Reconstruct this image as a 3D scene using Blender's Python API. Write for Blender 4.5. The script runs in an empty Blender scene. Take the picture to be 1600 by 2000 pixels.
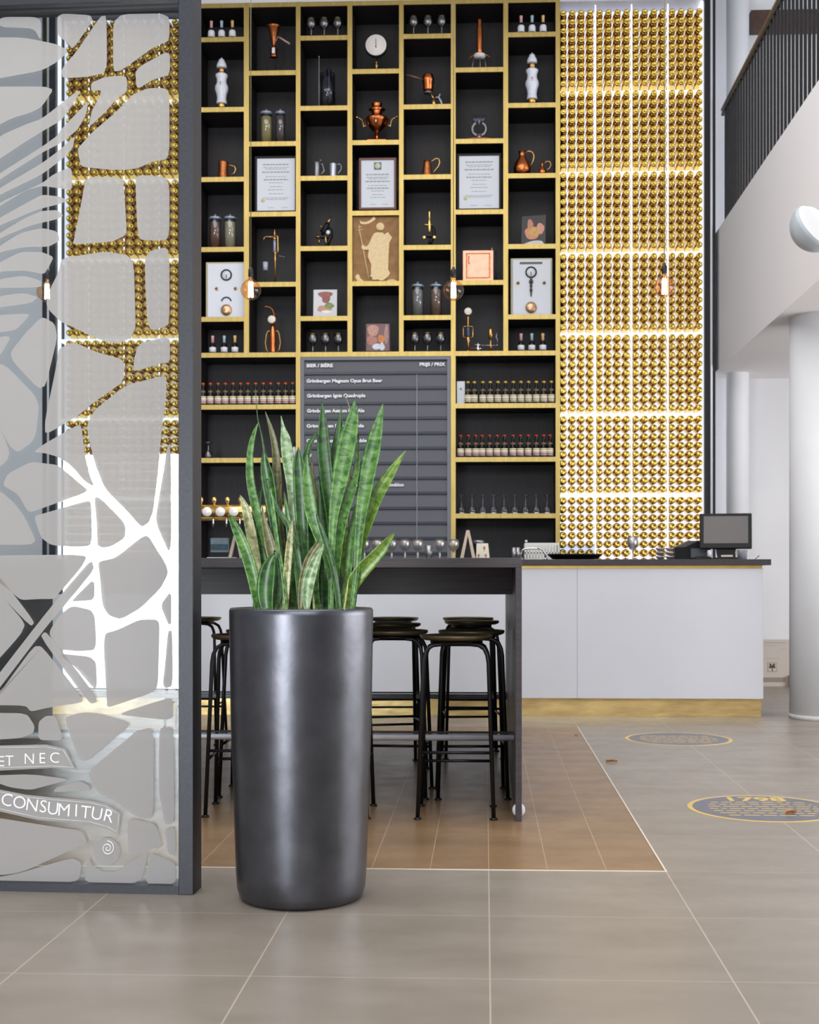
import bpy, math, random
from mathutils import Vector, Matrix
random.seed(7)
R = math.radians
sc = bpy.context.scene
COL = sc.collection

# ---------------------------------------------------------------- camera
F = 2540.0; CX = 848.0; HY = 1125.0; PSI = R(2.25); CAMH = 1.0
cs, sn = math.cos(PSI), math.sin(PSI)
cam = bpy.data.cameras.new('camera'); camo = bpy.data.objects.new('camera', cam); COL.objects.link(camo)
camo.location = (0, 0, CAMH); camo.rotation_euler = (R(90), 0, PSI)
cam.sensor_fit = 'VERTICAL'; cam.sensor_height = 36; cam.sensor_width = 28.8
cam.lens = F / 2000 * 36
cam.shift_x = (800 - CX) / 2000; cam.shift_y = (HY - 1000) / 2000
cam.clip_start = .05; cam.clip_end = 100
cam.dof.use_dof = True; cam.dof.focus_distance = 4.1; cam.dof.aperture_fstop = 9
sc.camera = camo

# ---------------------------------------------------------------- world, lights, exposure
w = bpy.data.worlds.new('world'); sc.world = w; w.use_nodes = True
w.node_tree.nodes['Background'].inputs[0].default_value = (.80, .87, 1, 1)
w.node_tree.nodes['Background'].inputs[1].default_value = .45
def area(name, loc, rot, sx, sy, power, col=(1, 1, 1)):
    l = bpy.data.lights.new(name, 'AREA'); l.shape = 'RECTANGLE'; l.size = sx; l.size_y = sy
    l.energy = power; l.color = col
    o = bpy.data.objects.new(name, l); COL.objects.link(o); o.location = loc; o.rotation_euler = rot
    return o
area('door_daylight', (-3.2, -3.0, 1.04), (R(-90), 0, 0), 2.3, 2.06, 260, (.93, .96, 1)).rotation_euler = (R(90), 0, 0)
area('high_window_daylight', (.3, -3.05, 4.4), (R(90), 0, 0), 5.8, 2.2, 215, (.93, .96, 1))
area('ceiling_fill', (-1.6, 4.8, 6.5), (0, 0, 0), 6.5, 8.0, 330, (1, .985, .96))  # fill light added under the ceiling to brighten the room, not a roof opening
area('right_window_daylight', (6.9, 6.0, 1.5), (R(90), 0, R(90)), 6.0, 2.2, 280, (.97, .98, 1))
area('right_upper_window_daylight', (6.9, 6.0, 5.2), (R(90), 0, R(90)), 8.0, 2.0, 130, (.93, .96, 1))
sc.view_settings.view_transform = 'Standard'; sc.view_settings.look = 'None'
sc.view_settings.exposure = .35; sc.view_settings.gamma = 1; sc.view_settings.use_curve_mapping = False
sc.cycles.transparent_max_bounces = 24; sc.cycles.max_bounces = 10
sc.cycles.sample_clamp_indirect = 6; sc.cycles.caustics_reflective = False; sc.cycles.caustics_refractive = False

# ---------------------------------------------------------------- pixel helpers (give real world points)
def ray(px, py):
    u = (px - CX) / F; v = (HY - py) / F
    return Vector((u * cs - sn, u * sn + cs, v))
def P(px, py, Y):
    r = ray(px, py); return Vector((0, 0, CAMH)) + r * (Y / r.y)
def FL(px, py, z=0):
    r = ray(px, py); return Vector((0, 0, CAMH)) + r * ((z - CAMH) / r.z)
def X_at(px, Y): return P(px, HY, Y).x
def Z_at(py, Y, px=735): return P(px, py, Y).z

# ---------------------------------------------------------------- materials
def lin(c):
    return tuple(((x / 255) / 12.92 if x / 255 <= .04045 else ((x / 255 + .055) / 1.055) ** 2.4) for x in c)
def new_mat(name):
    m = bpy.data.materials.new(name); m.use_nodes = True
    nt = m.node_tree; return m, nt, nt.nodes['Principled BSDF']
def mat(name, rgb, rough=.5, metal=0, noise=0, nscale=20, bump=0, spec=.5, stretch=(1, 1, 1), coat=0):
    m, nt, b = new_mat(name)
    c = lin(rgb) + (1,)
    b.inputs['Base Color'].default_value = c; b.inputs['Roughness'].default_value = rough
    b.inputs['Metallic'].default_value = metal; b.inputs['Specular IOR Level'].default_value = spec
    b.inputs['Coat Weight'].default_value = coat
    if noise or bump:
        tc = nt.nodes.new('ShaderNodeTexCoord'); mp = nt.nodes.new('ShaderNodeMapping'); mp.inputs['Scale'].default_value = stretch
        nt.links.new(tc.outputs['Object'], mp.inputs[0])
        n = nt.nodes.new('ShaderNodeTexNoise'); n.inputs['Scale'].default_value = nscale; n.inputs['Detail'].default_value = 5
        nt.links.new(mp.outputs[0], n.inputs['Vector'])
        if noise:
            r = nt.nodes.new('ShaderNodeValToRGB')
            r.color_ramp.elements[0].position = .3; r.color_ramp.elements[1].position = .7
            r.color_ramp.elements[0].color = tuple(x * (1 - noise) for x in c[:3]) + (1,)
            r.color_ramp.elements[1].color = tuple(min(1, x * (1 + noise)) for x in c[:3]) + (1,)
            nt.links.new(n.outputs['Fac'], r.inputs[0]); nt.links.new(r.outputs[0], b.inputs['Base Color'])
        if bump:
            bp = nt.nodes.new('ShaderNodeBump'); bp.inputs['Strength'].default_value = bump; bp.inputs['Distance'].default_value = .01
            nt.links.new(n.outputs['Fac'], bp.inputs['Height']); nt.links.new(bp.outputs[0], b.inputs['Normal'])
    return m
def emit(name, rgb, s):
    m, nt, b = new_mat(name)
    b.inputs['Base Color'].default_value = (0, 0, 0, 1); b.inputs['Emission Color'].default_value = lin(rgb) + (1,)
    b.inputs['Emission Strength'].default_value = s
    return m
def glass(name, tint=(255, 255, 255), rough=.02, ior=1.5, extra=.0):
    m = bpy.data.materials.new(name); m.use_nodes = True; nt = m.node_tree; nt.nodes.clear()
    o = nt.nodes.new('ShaderNodeOutputMaterial'); mx = nt.nodes.new('ShaderNodeMixShader')
    t = nt.nodes.new('ShaderNodeBsdfTransparent'); t.inputs[0].default_value = lin(tint) + (1,)
    g = nt.nodes.new('ShaderNodeBsdfGlossy'); g.inputs['Roughness'].default_value = rough
    f = nt.nodes.new('ShaderNodeLayerWeight'); f.inputs[0].default_value = .5   # Schlick reflectance, same from both sides
    pw = nt.nodes.new('ShaderNodeMath'); pw.operation = 'POWER'; pw.inputs[1].default_value = 5 if extra < .1 else 3
    r0 = ((ior - 1) / (ior + 1)) ** 2 + extra
    a = nt.nodes.new('ShaderNodeMath'); a.operation = 'MULTIPLY_ADD'; a.use_clamp = True; a.inputs[1].default_value = 1 - r0; a.inputs[2].default_value = r0
    nt.links.new(f.outputs['Facing'], pw.inputs[0]); nt.links.new(pw.outputs[0], a.inputs[0]); nt.links.new(a.outputs[0], mx.inputs[0])
    nt.links.new(t.outputs[0], mx.inputs[1]); nt.links.new(g.outputs[0], mx.inputs[2]); nt.links.new(mx.outputs[0], o.inputs[0])
    return m

M_white = mat('white_wall_paint', (222, 222, 224), .75, noise=.02, nscale=3)
M_ceil = mat('white_ceiling_paint', (232, 233, 236), .8, noise=.02, nscale=3)
M_brass = mat('brushed_brass', (180, 157, 96), .42, 1, noise=.12, nscale=6, stretch=(6, 6, .6))
M_brass_bright = mat('polished_brass', (236, 198, 118), .3, 1, noise=.1, nscale=9)
M_plinth = mat('mottled_brass_sheet', (240, 206, 142), .34, 1, noise=.2, nscale=7, bump=.5, stretch=(.6, 1, 2))  # colour noise stands in for mottled reflections in the brass
M_back = mat('dark_stained_wood', (31, 25, 29), .55, noise=.35, nscale=60, stretch=(1, 1, .08))
M_blackmetal = mat('black_metal', (26, 27, 31), .42, .3)
M_black = mat('black_plastic', (9, 9, 11), .45, spec=.3)
M_frame = mat('anthracite_steel', (46, 48, 54), .45, .35, noise=.15, nscale=80)
M_chrome = mat('chrome', (215, 218, 225), .12, 1)
M_steel = mat('brushed_steel', (205, 206, 214), .36, .2)
M_copper = mat('copper', (214, 122, 72), .26, 1, noise=.12, nscale=30)
M_copper_dull = mat('aged_copper', (176, 108, 66), .4, 1, noise=.3, nscale=40)
M_oldbrass = mat('aged_brass', (205, 160, 95), .3, 1, noise=.2, nscale=40)
M_pewter = mat('pewter', (150, 150, 156), .38, .9, noise=.25, nscale=60)
M_porcelain = mat('white_porcelain', (228, 232, 244), .15, noise=.04, nscale=60)
M_label = mat('cream_label', (232, 224, 205), .6, noise=.1, nscale=90)
M_labelw = mat('white_label', (226, 228, 236), .6, noise=.12, nscale=120)
M_bottle = mat('dark_brown_glass', (14, 8, 6), .12, spec=.35)
M_capo = mat('orange_cap', (215, 80, 30), .35)
M_capy = mat('yellow_cap', (225, 190, 60), .35)
M_capr = mat('red_cap', (200, 50, 25), .35)
M_paper = mat('white_paper', (222, 226, 234), .7)
M_ink = mat('grey_ink', (150, 152, 158), .7)
M_darkink = mat('black_ink', (30, 30, 32), .6)
M_glass = glass('clear_glass', (236, 240, 246), .03, 1.5, .03)
M_smoke = glass('smoky_glass', (176, 176, 186), .22, 1.6, .16)
M_wood = mat('light_wood', (196, 178, 160), .55, noise=.12, nscale=12, stretch=(1, 1, 6))
M_redwood = mat('mahogany', (96, 38, 26), .35, noise=.25, nscale=40)
M_dark = mat('black_lacquer', (13, 11, 12), .55, spec=.3)
M_counter = mat('dark_stone_counter', (52, 47, 52), .4, noise=.25, nscale=120)
M_panel = mat('white_lacquer_panel', (198, 200, 207), .28, noise=.015, nscale=3)
M_table = mat('dark_veneer', (64, 58, 62), .45, noise=.28, nscale=35, stretch=(.12, 1, 3))
M_stool = mat('black_powder_coat', (19, 19, 22), .38, .2)
M_seat = mat('dark_bronze_seat', (104, 92, 68), .34, .5, noise=.1, nscale=50)
M_cream = mat('carved_cream_relief', (233, 206, 158), .6, noise=.08, nscale=40)
M_plaque = mat('brown_plaque', (150, 108, 60), .6, noise=.25, nscale=14)

# ---------------------------------------------------------------- mesh builder
class MB:
    def __init__(s, k=1.0): s.v = []; s.f = []; s.m = []; s.sm = []; s.k = k; s.uv = None
    def add(s, vs, fs, mi=0, smooth=False):
        o = len(s.v); s.v += [tuple(x) for x in vs]
        for f in fs: s.f.append([i + o for i in f]); s.m.append(mi); s.sm.append(smooth)
        return s
    def box(s, x0, x1, y0, y1, z0, z1, mi=0, M=None):
        vs = [Vector((x, y, z)) for z in (z0, z1) for y in (y0, y1) for x in (x0, x1)]
        if M: vs = [M @ v for v in vs]
        return s.add(vs, [(0, 2, 3, 1), (4, 5, 7, 6), (0, 1, 5, 4), (2, 6, 7, 3), (0, 4, 6, 2), (1, 3, 7, 5)], mi)
    def lathe(s, prof, c=(0, 0, 0), n=20, axis='z', mi=0, M=None, smooth=True, sx=1, sy=1):
        vs = []; fs = []
        for r, z in prof:
            for i in range(n):
                a = 2 * math.pi * i / n; p = Vector((r * math.cos(a) * sx, r * math.sin(a) * sy, z))
                if axis == 'y': p = Vector((p.x, -p.z, p.y))
                if axis == 'x': p = Vector((p.z, p.x, p.y))
                if M: p = M @ p
                vs.append(p + Vector(c))
        L = len(prof)
        for j in range(L - 1):
            for i in range(n):
                a = j * n + i; b = j * n + (i + 1) % n; fs.append((a, b, b + n, a + n))
        if prof[0][0] > 1e-6: fs.append(tuple(reversed(range(n))))
        if prof[-1][0] > 1e-6: fs.append(tuple(range((L - 1) * n, L * n)))
        return s.add(vs, fs, mi, smooth)
    def cyl(s, r, z0, z1, c=(0, 0, 0), n=20, axis='z', mi=0, M=None):
        b = min(r, abs(z1 - z0) / 2) * .12
        return s.lathe([(0, z0), (r - b, z0), (r, z0 + b), (r, z1 - b), (r - b, z1), (0, z1)], c, n, axis, mi, M)
    def ball(s, r, c=(0, 0, 0), n=14, mi=0, sz=1):
        return s.lathe([(r * math.sin(math.pi * j / 10), -r * sz * math.cos(math.pi * j / 10)) for j in range(11)], c, n, 'z', mi)
    def tube(s, pts, r, n=8, mi=0, closed=False):
        pts = [Vector(p) for p in pts]; L = len(pts); rr = r if isinstance(r, (list, tuple)) else [r] * L
        vs = []; fs = []; up = None
        for i, p in enumerate(pts):
            t = (pts[min(i + 1, L - 1)] - pts[max(i - 1, 0)]).normalized()
            if closed: t = (pts[(i + 1) % L] - pts[i - 1]).normalized()
            if up is None:
                up = t.orthogonal().normalized()
            else:
                up = (up - t * up.dot(t)).normalized()
            bi = t.cross(up)
            for k in range(n):
                a = 2 * math.pi * k / n; vs.append(p + (up * math.cos(a) + bi * math.sin(a)) * rr[i])
        for i in range(L if closed else L - 1):
            j = (i + 1) % L
            for k in range(n):
                fs.append((i * n + k, i * n + (k + 1) % n, j * n + (k + 1) % n, j * n + k))
        if not closed: fs += [tuple(reversed(range(n))), tuple(range((L - 1) * n, L * n))]
        return s.add(vs, fs, mi, True)
    def prism(s, pts, y0, y1, mi=0, smooth=False):   # polygon given in (x, z), extruded along y (front at y0)
        n = len(pts); a = sum(pts[i][0] * pts[(i + 1) % n][1] - pts[(i + 1) % n][0] * pts[i][1] for i in range(n))
        if a < 0: pts = pts[::-1]
        vs = [(x, y0, z) for x, z in pts] + [(x, y1, z) for x, z in pts]
        fs = [tuple(range(n)), tuple(reversed(range(n, 2 * n)))] + [(i + n, (i + 1) % n + n, (i + 1) % n, i) for i in range(n)]
        return s.add(vs, fs, mi, smooth)
    def mesh(s, name, mats):
        me = bpy.data.meshes.new(name); k = s.k
        me.from_pydata([(x * k, y * k, z * k) for x, y, z in s.v], [], s.f)
        for m in (mats if isinstance(mats, (list, tuple)) else [mats]): me.materials.append(m)
        me.polygons.foreach_set('material_index', s.m); me.polygons.foreach_set('use_smooth', s.sm)
        if s.uv:
            ul = me.uv_layers.new(name='UVMap')
            for l in me.loops: ul.data[l.index].uv = s.uv[l.vertex_index]
        me.update(); return me
    def build(s, name, mats, parent=None, loc=(0, 0, 0), rot=(0, 0, 0), bevel=0):
        o = bpy.data.objects.new(name, s.mesh(name, mats)); COL.objects.link(o); o.location = loc; o.rotation_euler = rot
        if parent: o.parent = parent
        if bevel:
            b = o.modifiers.new('bevel', 'BEVEL'); b.width = bevel; b.segments = 2; b.limit_method = 'ANGLE'
        return o
def tag(o, label, cat, group=None, kind=None):
    o['label'] = label; o['category'] = cat
    if group: o['group'] = group
    if kind: o['kind'] = kind
    return o
def thing(name, label, cat, loc=(0, 0, 0), rz=0, group=None):
    o = bpy.data.objects.new(name, None); COL.objects.link(o); o.empty_display_size = .05
    o.location = loc; o.rotation_euler = (0, 0, rz)
    return tag(o, label, cat, group)
def struct(name, mb, m, label=None, **k):
    o = mb.build(name, m, **k); o['kind'] = 'structure'; o['category'] = name.split('_')[0]
    o['label'] = label or name.replace('_', ' ')
    return o
def dup(root, loc, label, rz=None, group=None, name=None):
    r = root.copy(); COL.objects.link(r); r.location = loc; r['label'] = label
    if rz is not None: r.rotation_euler = (0, 0, rz)
    if group: r['group'] = group
    for ch in list(root.children):
        c = ch.copy(); COL.objects.link(c); c.parent = r
        for g in list(ch.children):
            d = g.copy(); COL.objects.link(d); d.parent = c
    return r
def text(body, name, m, parent, loc, width=None, height=.03, rot=(R(90), 0, 0), align='LEFT', fat=0, ext=.0008):
    cu = bpy.data.curves.new(name, 'FONT'); cu.body = body; cu.size = height / .73; cu.align_x = align
    cu.offset = fat; cu.extrude = ext; cu.resolution_u = 3; cu.materials.append(m)
    o = bpy.data.objects.new(name, cu); COL.objects.link(o); o.location = loc; o.rotation_euler = rot
    if parent: o.parent = parent
    bpy.context.view_layer.update(); d = o.dimensions.x
    me = bpy.data.meshes.new_from_object(o, depsgraph=bpy.context.evaluated_depsgraph_get())
    if width and d > 0: me.transform(Matrix.Diagonal((width / d, 1, 1, 1)))
    bpy.data.objects.remove(o)
    o = bpy.data.objects.new(name, me); COL.objects.link(o); o.location = loc; o.rotation_euler = rot
    if parent: o.parent = parent
    return o
ORD = ['first', 'second', 'third', 'fourth', 'fifth', 'sixth', 'seventh', 'eighth', 'ninth', 'tenth', 'eleventh', 'twelfth', 'thirteenth', 'fourteenth', 'fifteenth', 'sixteenth', 'seventeenth', 'eighteenth']

# ---------------------------------------------------------------- room shell
YS = 11.5          # front plane of the shelf wall
YB = 12.1          # back wall
def floor_mat():
    m, nt, b = new_mat('grey_stone_tiles')
    N = nt.nodes.new; L = nt.links.new
    geo = N('ShaderNodeNewGeometry'); sp = N('ShaderNodeSeparateXYZ'); L(geo.outputs['Position'], sp.inputs[0])
    def math_(op, a, b_=None, c=None):
        n = N('ShaderNodeMath'); n.operation = op
        for i, v in enumerate((a, b_, c)):
            if v is None: continue
            if isinstance(v, (int, float)): n.inputs[i].default_value = v
            else: L(v, n.inputs[i])
        return n.outputs[0]
    def line(coord, off, period, half):
        q = math_('ADD', coord, -off); q = math_('PINGPONG', q, period / 2)   # 0 at lines
        return math_('LESS_THAN', q, half)
    x, y = sp.outputs[0], sp.outputs[1]
    g1 = math_('MAXIMUM', line(x, .012, .6, .0022), line(y, 4.43, .6, .0018))
    g2 = math_('MAXIMUM', line(x, .012, .2, .0014), line(y, 4.43, .6, .0010))
    inx = math_('LESS_THAN', x, .612); iny = math_('GREATER_THAN', y, 4.43); iny2 = math_('LESS_THAN', y, 8.63)
    mk = math_('MULTIPLY', inx, math_('MULTIPLY', iny, iny2))
    n1 = N('ShaderNodeTexNoise'); n1.inputs['Scale'].default_value = 2.2; n1.inputs['Detail'].default_value = 6
    mp = N('ShaderNodeMapping'); mp.inputs['Scale'].default_value = (1, 2.2, 1); L(geo.outputs['Position'], mp.inputs[0]); L(mp.outputs[0], n1.inputs['Vector'])
    def ramp(c0, c1):
        r = N('ShaderNodeValToRGB'); r.color_ramp.elements[0].position = .3; r.color_ramp.elements[1].position = .7
        r.color_ramp.elements[0].color = lin(c0) + (1,); r.color_ramp.elements[1].color = lin(c1) + (1,); L(n1.outputs['Fac'], r.inputs[0]); return r.outputs[0]
    grey = ramp((129, 120, 109), (143, 134, 124)); brown = ramp((120, 95, 68), (144, 115, 84))
    def mix(f, a, b_):
        n = N('ShaderNodeMix'); n.data_type = 'RGBA'; L(f, n.inputs[0])
        for i, v in ((6, a), (7, b_)):
            if isinstance(v, tuple): n.inputs[i].default_value = v
            else: L(v, n.inputs[i])
        return n.outputs[2]
    gx = mix(g1, grey, lin((172, 160, 144)) + (1,)); bx = mix(g2, brown, lin((176, 146, 118)) + (1,))
    L(mix(mk, gx, bx), b.inputs['Base Color'])
    b.inputs['Roughness'].default_value = .3; b.inputs['Specular IOR Level'].default_value = .5
    n2 = N('ShaderNodeTexNoise'); n2.inputs['Scale'].default_value = 8; L(geo.outputs['Position'], n2.inputs['Vector'])
    rr = N('ShaderNodeMapRange'); rr.inputs[3].default_value = .24; rr.inputs[4].default_value = .42; L(n2.outputs['Fac'], rr.inputs[0]); L(rr.outputs[0], b.inputs['Roughness'])
    return m
struct('floor', MB().box(-5.5, 7, -3.2, YB + .2, -.1, 0), floor_mat(), 'polished grey stone tile floor with a brown tiled inset')
tr = MB(); tr.box(-3.2, .615, 4.422, 4.432, 0, .0015).box(.609, .615, 4.432, 8.63, 0, .0015)
struct('trim_1', tr, mat('pale_edge_strip', (214, 205, 190), .4), 'thin pale metal strip edging the brown tiled floor inset')
struct('ceiling', MB().box(-5.5, 7, -3.2, YB + .2, 6.65, 6.8), M_ceil, 'high white ceiling')
struct('wall_back', MB().box(-5.5, 7, YB, YB + .2, 0, 6.65), M_white, 'white back wall behind the bar')
wl = MB().box(-5.7, -5.5, -3.2, YB + .2, 0, 6.8); struct('wall_left', wl, mat('grey_wall_paint', (146, 146, 150), .8), 'plain grey wall on the left side')
wr = MB().box(7, 7.2, -3.2, YB + .2, 0, 6.8); struct('wall_right', wr, M_white, 'plain white wall on the right side')
M_rear = mat('dark_rear_wall_paint', (92, 92, 96), .8)
rw = MB()   # rear wall with openings for the doors and the high windows
for x0, x1, z0, z1 in ((-5.5, -4.4, 0, 6.8), (-4.4, -2.0, 2.1, 3.2), (-4.4, -2.7, 3.2, 6.8), (-2.0, 7, 0, 3.2), (-2.7, 3.3, 5.6, 6.8), (3.3, 7, 3.2, 6.8)):
    rw.box(x0, x1, -3.2, -3.08, z0, z1)
struct('wall_rear', rw, M_rear, 'wall behind the visitor with door and high window openings')

# upper band above the shelf, seen as a white strip and a brushed metal strip
xl, xr = X_at(386, YS), X_at(1095, YS)
zt = Z_at(0, YS) + .03
struct('trim_2', MB().box(xl, xr - .01, YS + .02, YS + .5, Z_at(3.5, YS), 6.65), M_white, 'white bulkhead above the brass shelf wall')

# mezzanine on the right
XM = 2.05
mz = MB().box(XM, 7, 2.6, YB, 2.82, 3.12).box(XM, XM + .14, 2.6, YB, 3.12, 4.05)
struct('wall_mezzanine', mz, mat('bright_white_paint', (246, 243, 243), .75), 'white mezzanine slab with solid parapet on the right')
col = thing('round_column', 'thick round white column at the right beside the bar counter', 'column', (X_at(1551, 9.05) + .26, 9.25, 0)); col['kind'] = 'structure'
cm = mat('white_column_paint', (230, 232, 236), .55, noise=.02, nscale=4)
MB().lathe([(.24, .03), (.24, 2.82)], n=48).build('shaft', cm, col)
MB().lathe([(0, 0), (.243, 0), (.243, .03), (.24, .032), (0, .032)], n=48).build('base_ring', mat('scuffed_white', (205, 203, 200), .6, noise=.1, nscale=30), col)
col2 = thing('round_column', 'slim round white column standing behind the counter end near the back wall', 'column', (X_at(1441, 11.78), 11.78, 0)); col2['kind'] = 'structure'
MB().lathe([(.1, 0), (.1, 6.65)], n=40).build('shaft', cm, col2)
# railing
rl = thing('railing', 'black railing of thin upright bars with brass handrail on the mezzanine', 'railing', (XM + .05, 2.6, 4.05))
bar = MB().box(-.009, .009, -.009, .009, 0, 1.03)
b0 = bar.mesh('baluster', M_blackmetal)
nb = 0; yy = 11.45
while yy > 3.0:
    o = bpy.data.objects.new('baluster', b0); COL.objects.link(o); o.parent = rl; o.location = (0, yy - 2.6, 0); yy -= .113; nb += 1
MB().box(-.012, .012, 0, 9.0, 1.02, 1.045).box(-.012, .012, 0, 9.0, .03, .05).build('rail_bar', M_blackmetal, rl)
MB().tube([(0, 0, 1.075), (0, 9.0, 1.075)], .017, 12).build('handrail', mat('bronze_handrail', (128, 108, 70), .4, .6), rl)
# timber beam high on the back wall
tb = P(1463, 67, YB - .02); tb2 = P(1570, 27, YB - .02)
struct('beam_upper', MB().box(tb.x, tb.x + .62, YB - .12, YB, tb.z, tb2.z), mat('dark_timber', (66, 42, 30), .5, noise=.3, nscale=20), 'dark brown timber beam high on the wall behind the railing')
# ---------------------------------------------------------------- brass shelf wall
D_SH = .42
shelf = thing('display_shelving', 'tall brass-edged dark shelving wall of staggered compartments behind the bar', 'shelving', (0, 0, 0))
XV = [X_at(p, YS) for p in (382, 481.5, 582.5, 683.5, 784, 885.5, 988, 1090)]
WV = [.05, .046, .04, .042, .04, .042, .042, .04]
ZO = [Z_at(y, YS) for y in (72, 209.5, 346.5, 484, 621)]
ZE = [Z_at(y, YS) for y in (139, 278, 415.8, 553.5)]
ZMID = Z_at(691.5, YS); ZTOP = Z_at(5.5, YS); ZB1, ZB2, ZB3 = [Z_at(y, YS) for y in (793.5, 898, 1008)]
T = .021  # half thickness
for i, (x, wd) in enumerate(zip(XV, WV)):
    low = 0.0 if i in (0, 2, 5, 7) else ZMID - T
    MB().box(x - wd / 2, x + wd / 2, YS, YS + .015, low, ZTOP + T).build('upright', M_brass, shelf)
    MB().box(x - wd / 2 + .004, x + wd / 2 - .004, YS + .015, YS + D_SH, low, ZTOP + T).build('divider', M_back, shelf)
def board(z, i0, i1, t=T):
    a = XV[i0] + WV[i0] / 2; b = XV[i1] - WV[i1] / 2
    MB().box(a, b, YS + .002, YS + .017, z - t, z + t).build('shelf_edge', M_brass, shelf)
    MB().box(a, b, YS + .017, YS + D_SH, z - t + .003, z + t - .003).build('shelf_board', M_back, shelf)
for c in range(7):
    for z in (ZO if c % 2 == 0 else ZE): board(z, c, c + 1)
for c in range(7):
    board(ZMID, c, c + 1); board(ZTOP, c, c + 1, .02)
for z in (ZB1, ZB2, ZB3): board(z, 0, 2); board(z, 5, 7)
MB().box(XV[0], XV[7], YS + D_SH, YS + D_SH + .03, 0, ZTOP).build('back_panel', M_back, shelf)
# ---------------------------------------------------------------- back-lit bottle walls
M_backlight = emit('soft_backlight', (238, 240, 255), 1.0)
M_led = emit('backlight', (238, 240, 255), 1.35)
M_gold = mat('gold_foil', (216, 182, 84), .22, 1, noise=.1, nscale=60)
PX, PZ = 17.5 * YS / F, 17.06 * YS / F
GX, GZ = 70.3 * YS / F, 158.0 * YS / F
prof = [(.034, .0), (.0355, .01), (.0355, .12), (.031, .14), (.026, .155), (.0265, .165), (.029, .17), (.0298, .185), (.027, .20), (.018, .208), (.016, .204), (0, .206)]
def bottle_end(n=12): return MB().lathe(prof, n=n, axis='y')
def bottle_wall(xc0, sgn, name, label, ztop_px=24):
    # returns positions: list of (block, row, column, x, z)
    out = []
    ztop = Z_at(ztop_px, YS, 1230)
    for blk in range(7):
        for r in range(9):
            z = ztop - blk * GZ - r * PZ
            if z < 1.02: continue
            for g in range(4):
                for c in range(4):
                    x = xc0 + sgn * (g * GX + c * PX)
                    out.append((blk, r, g * 4 + c, x, z))
    return out
YL = YS + .20   # light panel plane
def panel(side, x0, x1, label, frame_label):
    t = thing('light_panel', label, 'light panel', ((x0 + x1) / 2, YL, 0))
    hw = (x1 - x0) / 2
    MB().box(-hw, hw, 0, .02, .9, Z_at(12, YS)).build('backlight', M_backlight, t)
    g = MB()
    for k in range(1, 4):
        xx = (-1 if side == 'r' else 1) * hw + (1 if side == 'r' else -1) * (k * GX + .000)
        MB().box(xx - .005, xx + .005, -.168, -.155, .9, Z_at(14, YS)).build('light_strip', M_led, t)
    ex = hw - .012 if side == 'r' else -hw + .012
    MB().box(ex - .012, ex + .012, -.19, -.16 if side == 'l' else 0, .9, Z_at(12, YS)).build('light_strip', M_led, t)
    zt_ = Z_at(24 if side == 'r' else 28, YS - .02, 1230)
    for b_ in range(1, 7):
        zz = zt_ - b_ * GZ + PZ * .5 + (GZ - 9 * PZ) * .5
        MB().box(-hw, hw, -.12, 0, zz - .013, zz + .013).build('light_strip', M_led, t)
    return t
xr0 = X_at(1092, YS); xr1 = X_at(1374.5, YS)
panel('r', xr0 + .005, xr1, 'glowing white backlight panel behind gold bottles, right of the brass shelving', '')
xl0 = X_at(112, YS); xl1 = X_at(378, YS)
panel('l', xl0, xl1, 'glowing white backlight panel behind gold bottles, seen through the glass partition', '')
def pframe(x0, x1, chrome_x, label):
    t = thing('panel_frame', label, 'frame', ((x0 + x1) / 2, YS - .02, 0)); h = (x1 - x0) / 2
    zt_ = 6.3
    MB().box(-h, h, 0, .25, 0, zt_).build('post', M_blackmetal, t)
    cx = chrome_x - (x0 + x1) / 2
    MB().cyl(.011, .8, zt_, (cx, -.012, 0), 12).build('metal_strip', M_steel, t)
    return t
pframe(X_at(1375.5, YS), X_at(1397, YS), X_at(1388.5, YS), 'tall black frame post with steel strip right of the gold bottle wall')
pframe(X_at(84, YS), X_at(110, YS), X_at(96, YS), 'tall black frame post with steel strip left of the gold bottles behind the partition')
struct('trim_3', MB().box(XV[7] + .02, X_at(1375, YS), YS + .0, YS + .3, Z_at(9.5, YS), 6.65), M_steel, 'brushed steel band above the gold bottle wall')
struct('trim_4', MB().box(X_at(84, YS), XV[0] - .03, YS + .0, YS + .3, Z_at(18, YS, 200), 6.65), M_blackmetal, 'dark band above the gold bottle wall behind the partition')
me = bottle_end().mesh('gold_bottle', M_gold)
rest = MB(); n_ind = 0
for blk, r, c, x, z in bottle_wall(X_at(1100.5, YS), 1, '', ''):
    if blk in (4, 5) or (blk == 3 and r == 8 and c < 12):
        o = bpy.data.objects.new('gold_bottle', me); COL.objects.link(o); o.location = (x, YL - .003, z)
        if blk == 3: lb = 'gold bottle end in backlit wall, last row above the fifth block, %s from left' % ORD[c]
        else: lb = 'gold bottle end in backlit wall, %s block down, %s row, %s from left' % (ORD[blk], ORD[r], ORD[c])
        tag(o, lb, 'bottle', 'gold bottles in the backlit wall'); n_ind += 1
    else:
        rest.lathe(prof, (x, YL - .003, z), 12, 'y')
tag(rest.build('gold_bottles', M_gold), 'remaining rows of gold bottle ends in the backlit wall right of the shelving', 'bottles', kind='stuff')
rest = MB()
for blk, r, c, x, z in bottle_wall(X_at(376, YS), -1, '', '', 28):
    if x > xl0 + .03: rest.lathe(prof, (x, YL - .003, z), 12, 'y')
tag(rest.build('gold_bottles', M_gold), 'rows of gold bottle ends glowing behind the etched glass partition', 'bottles', kind='stuff')

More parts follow.
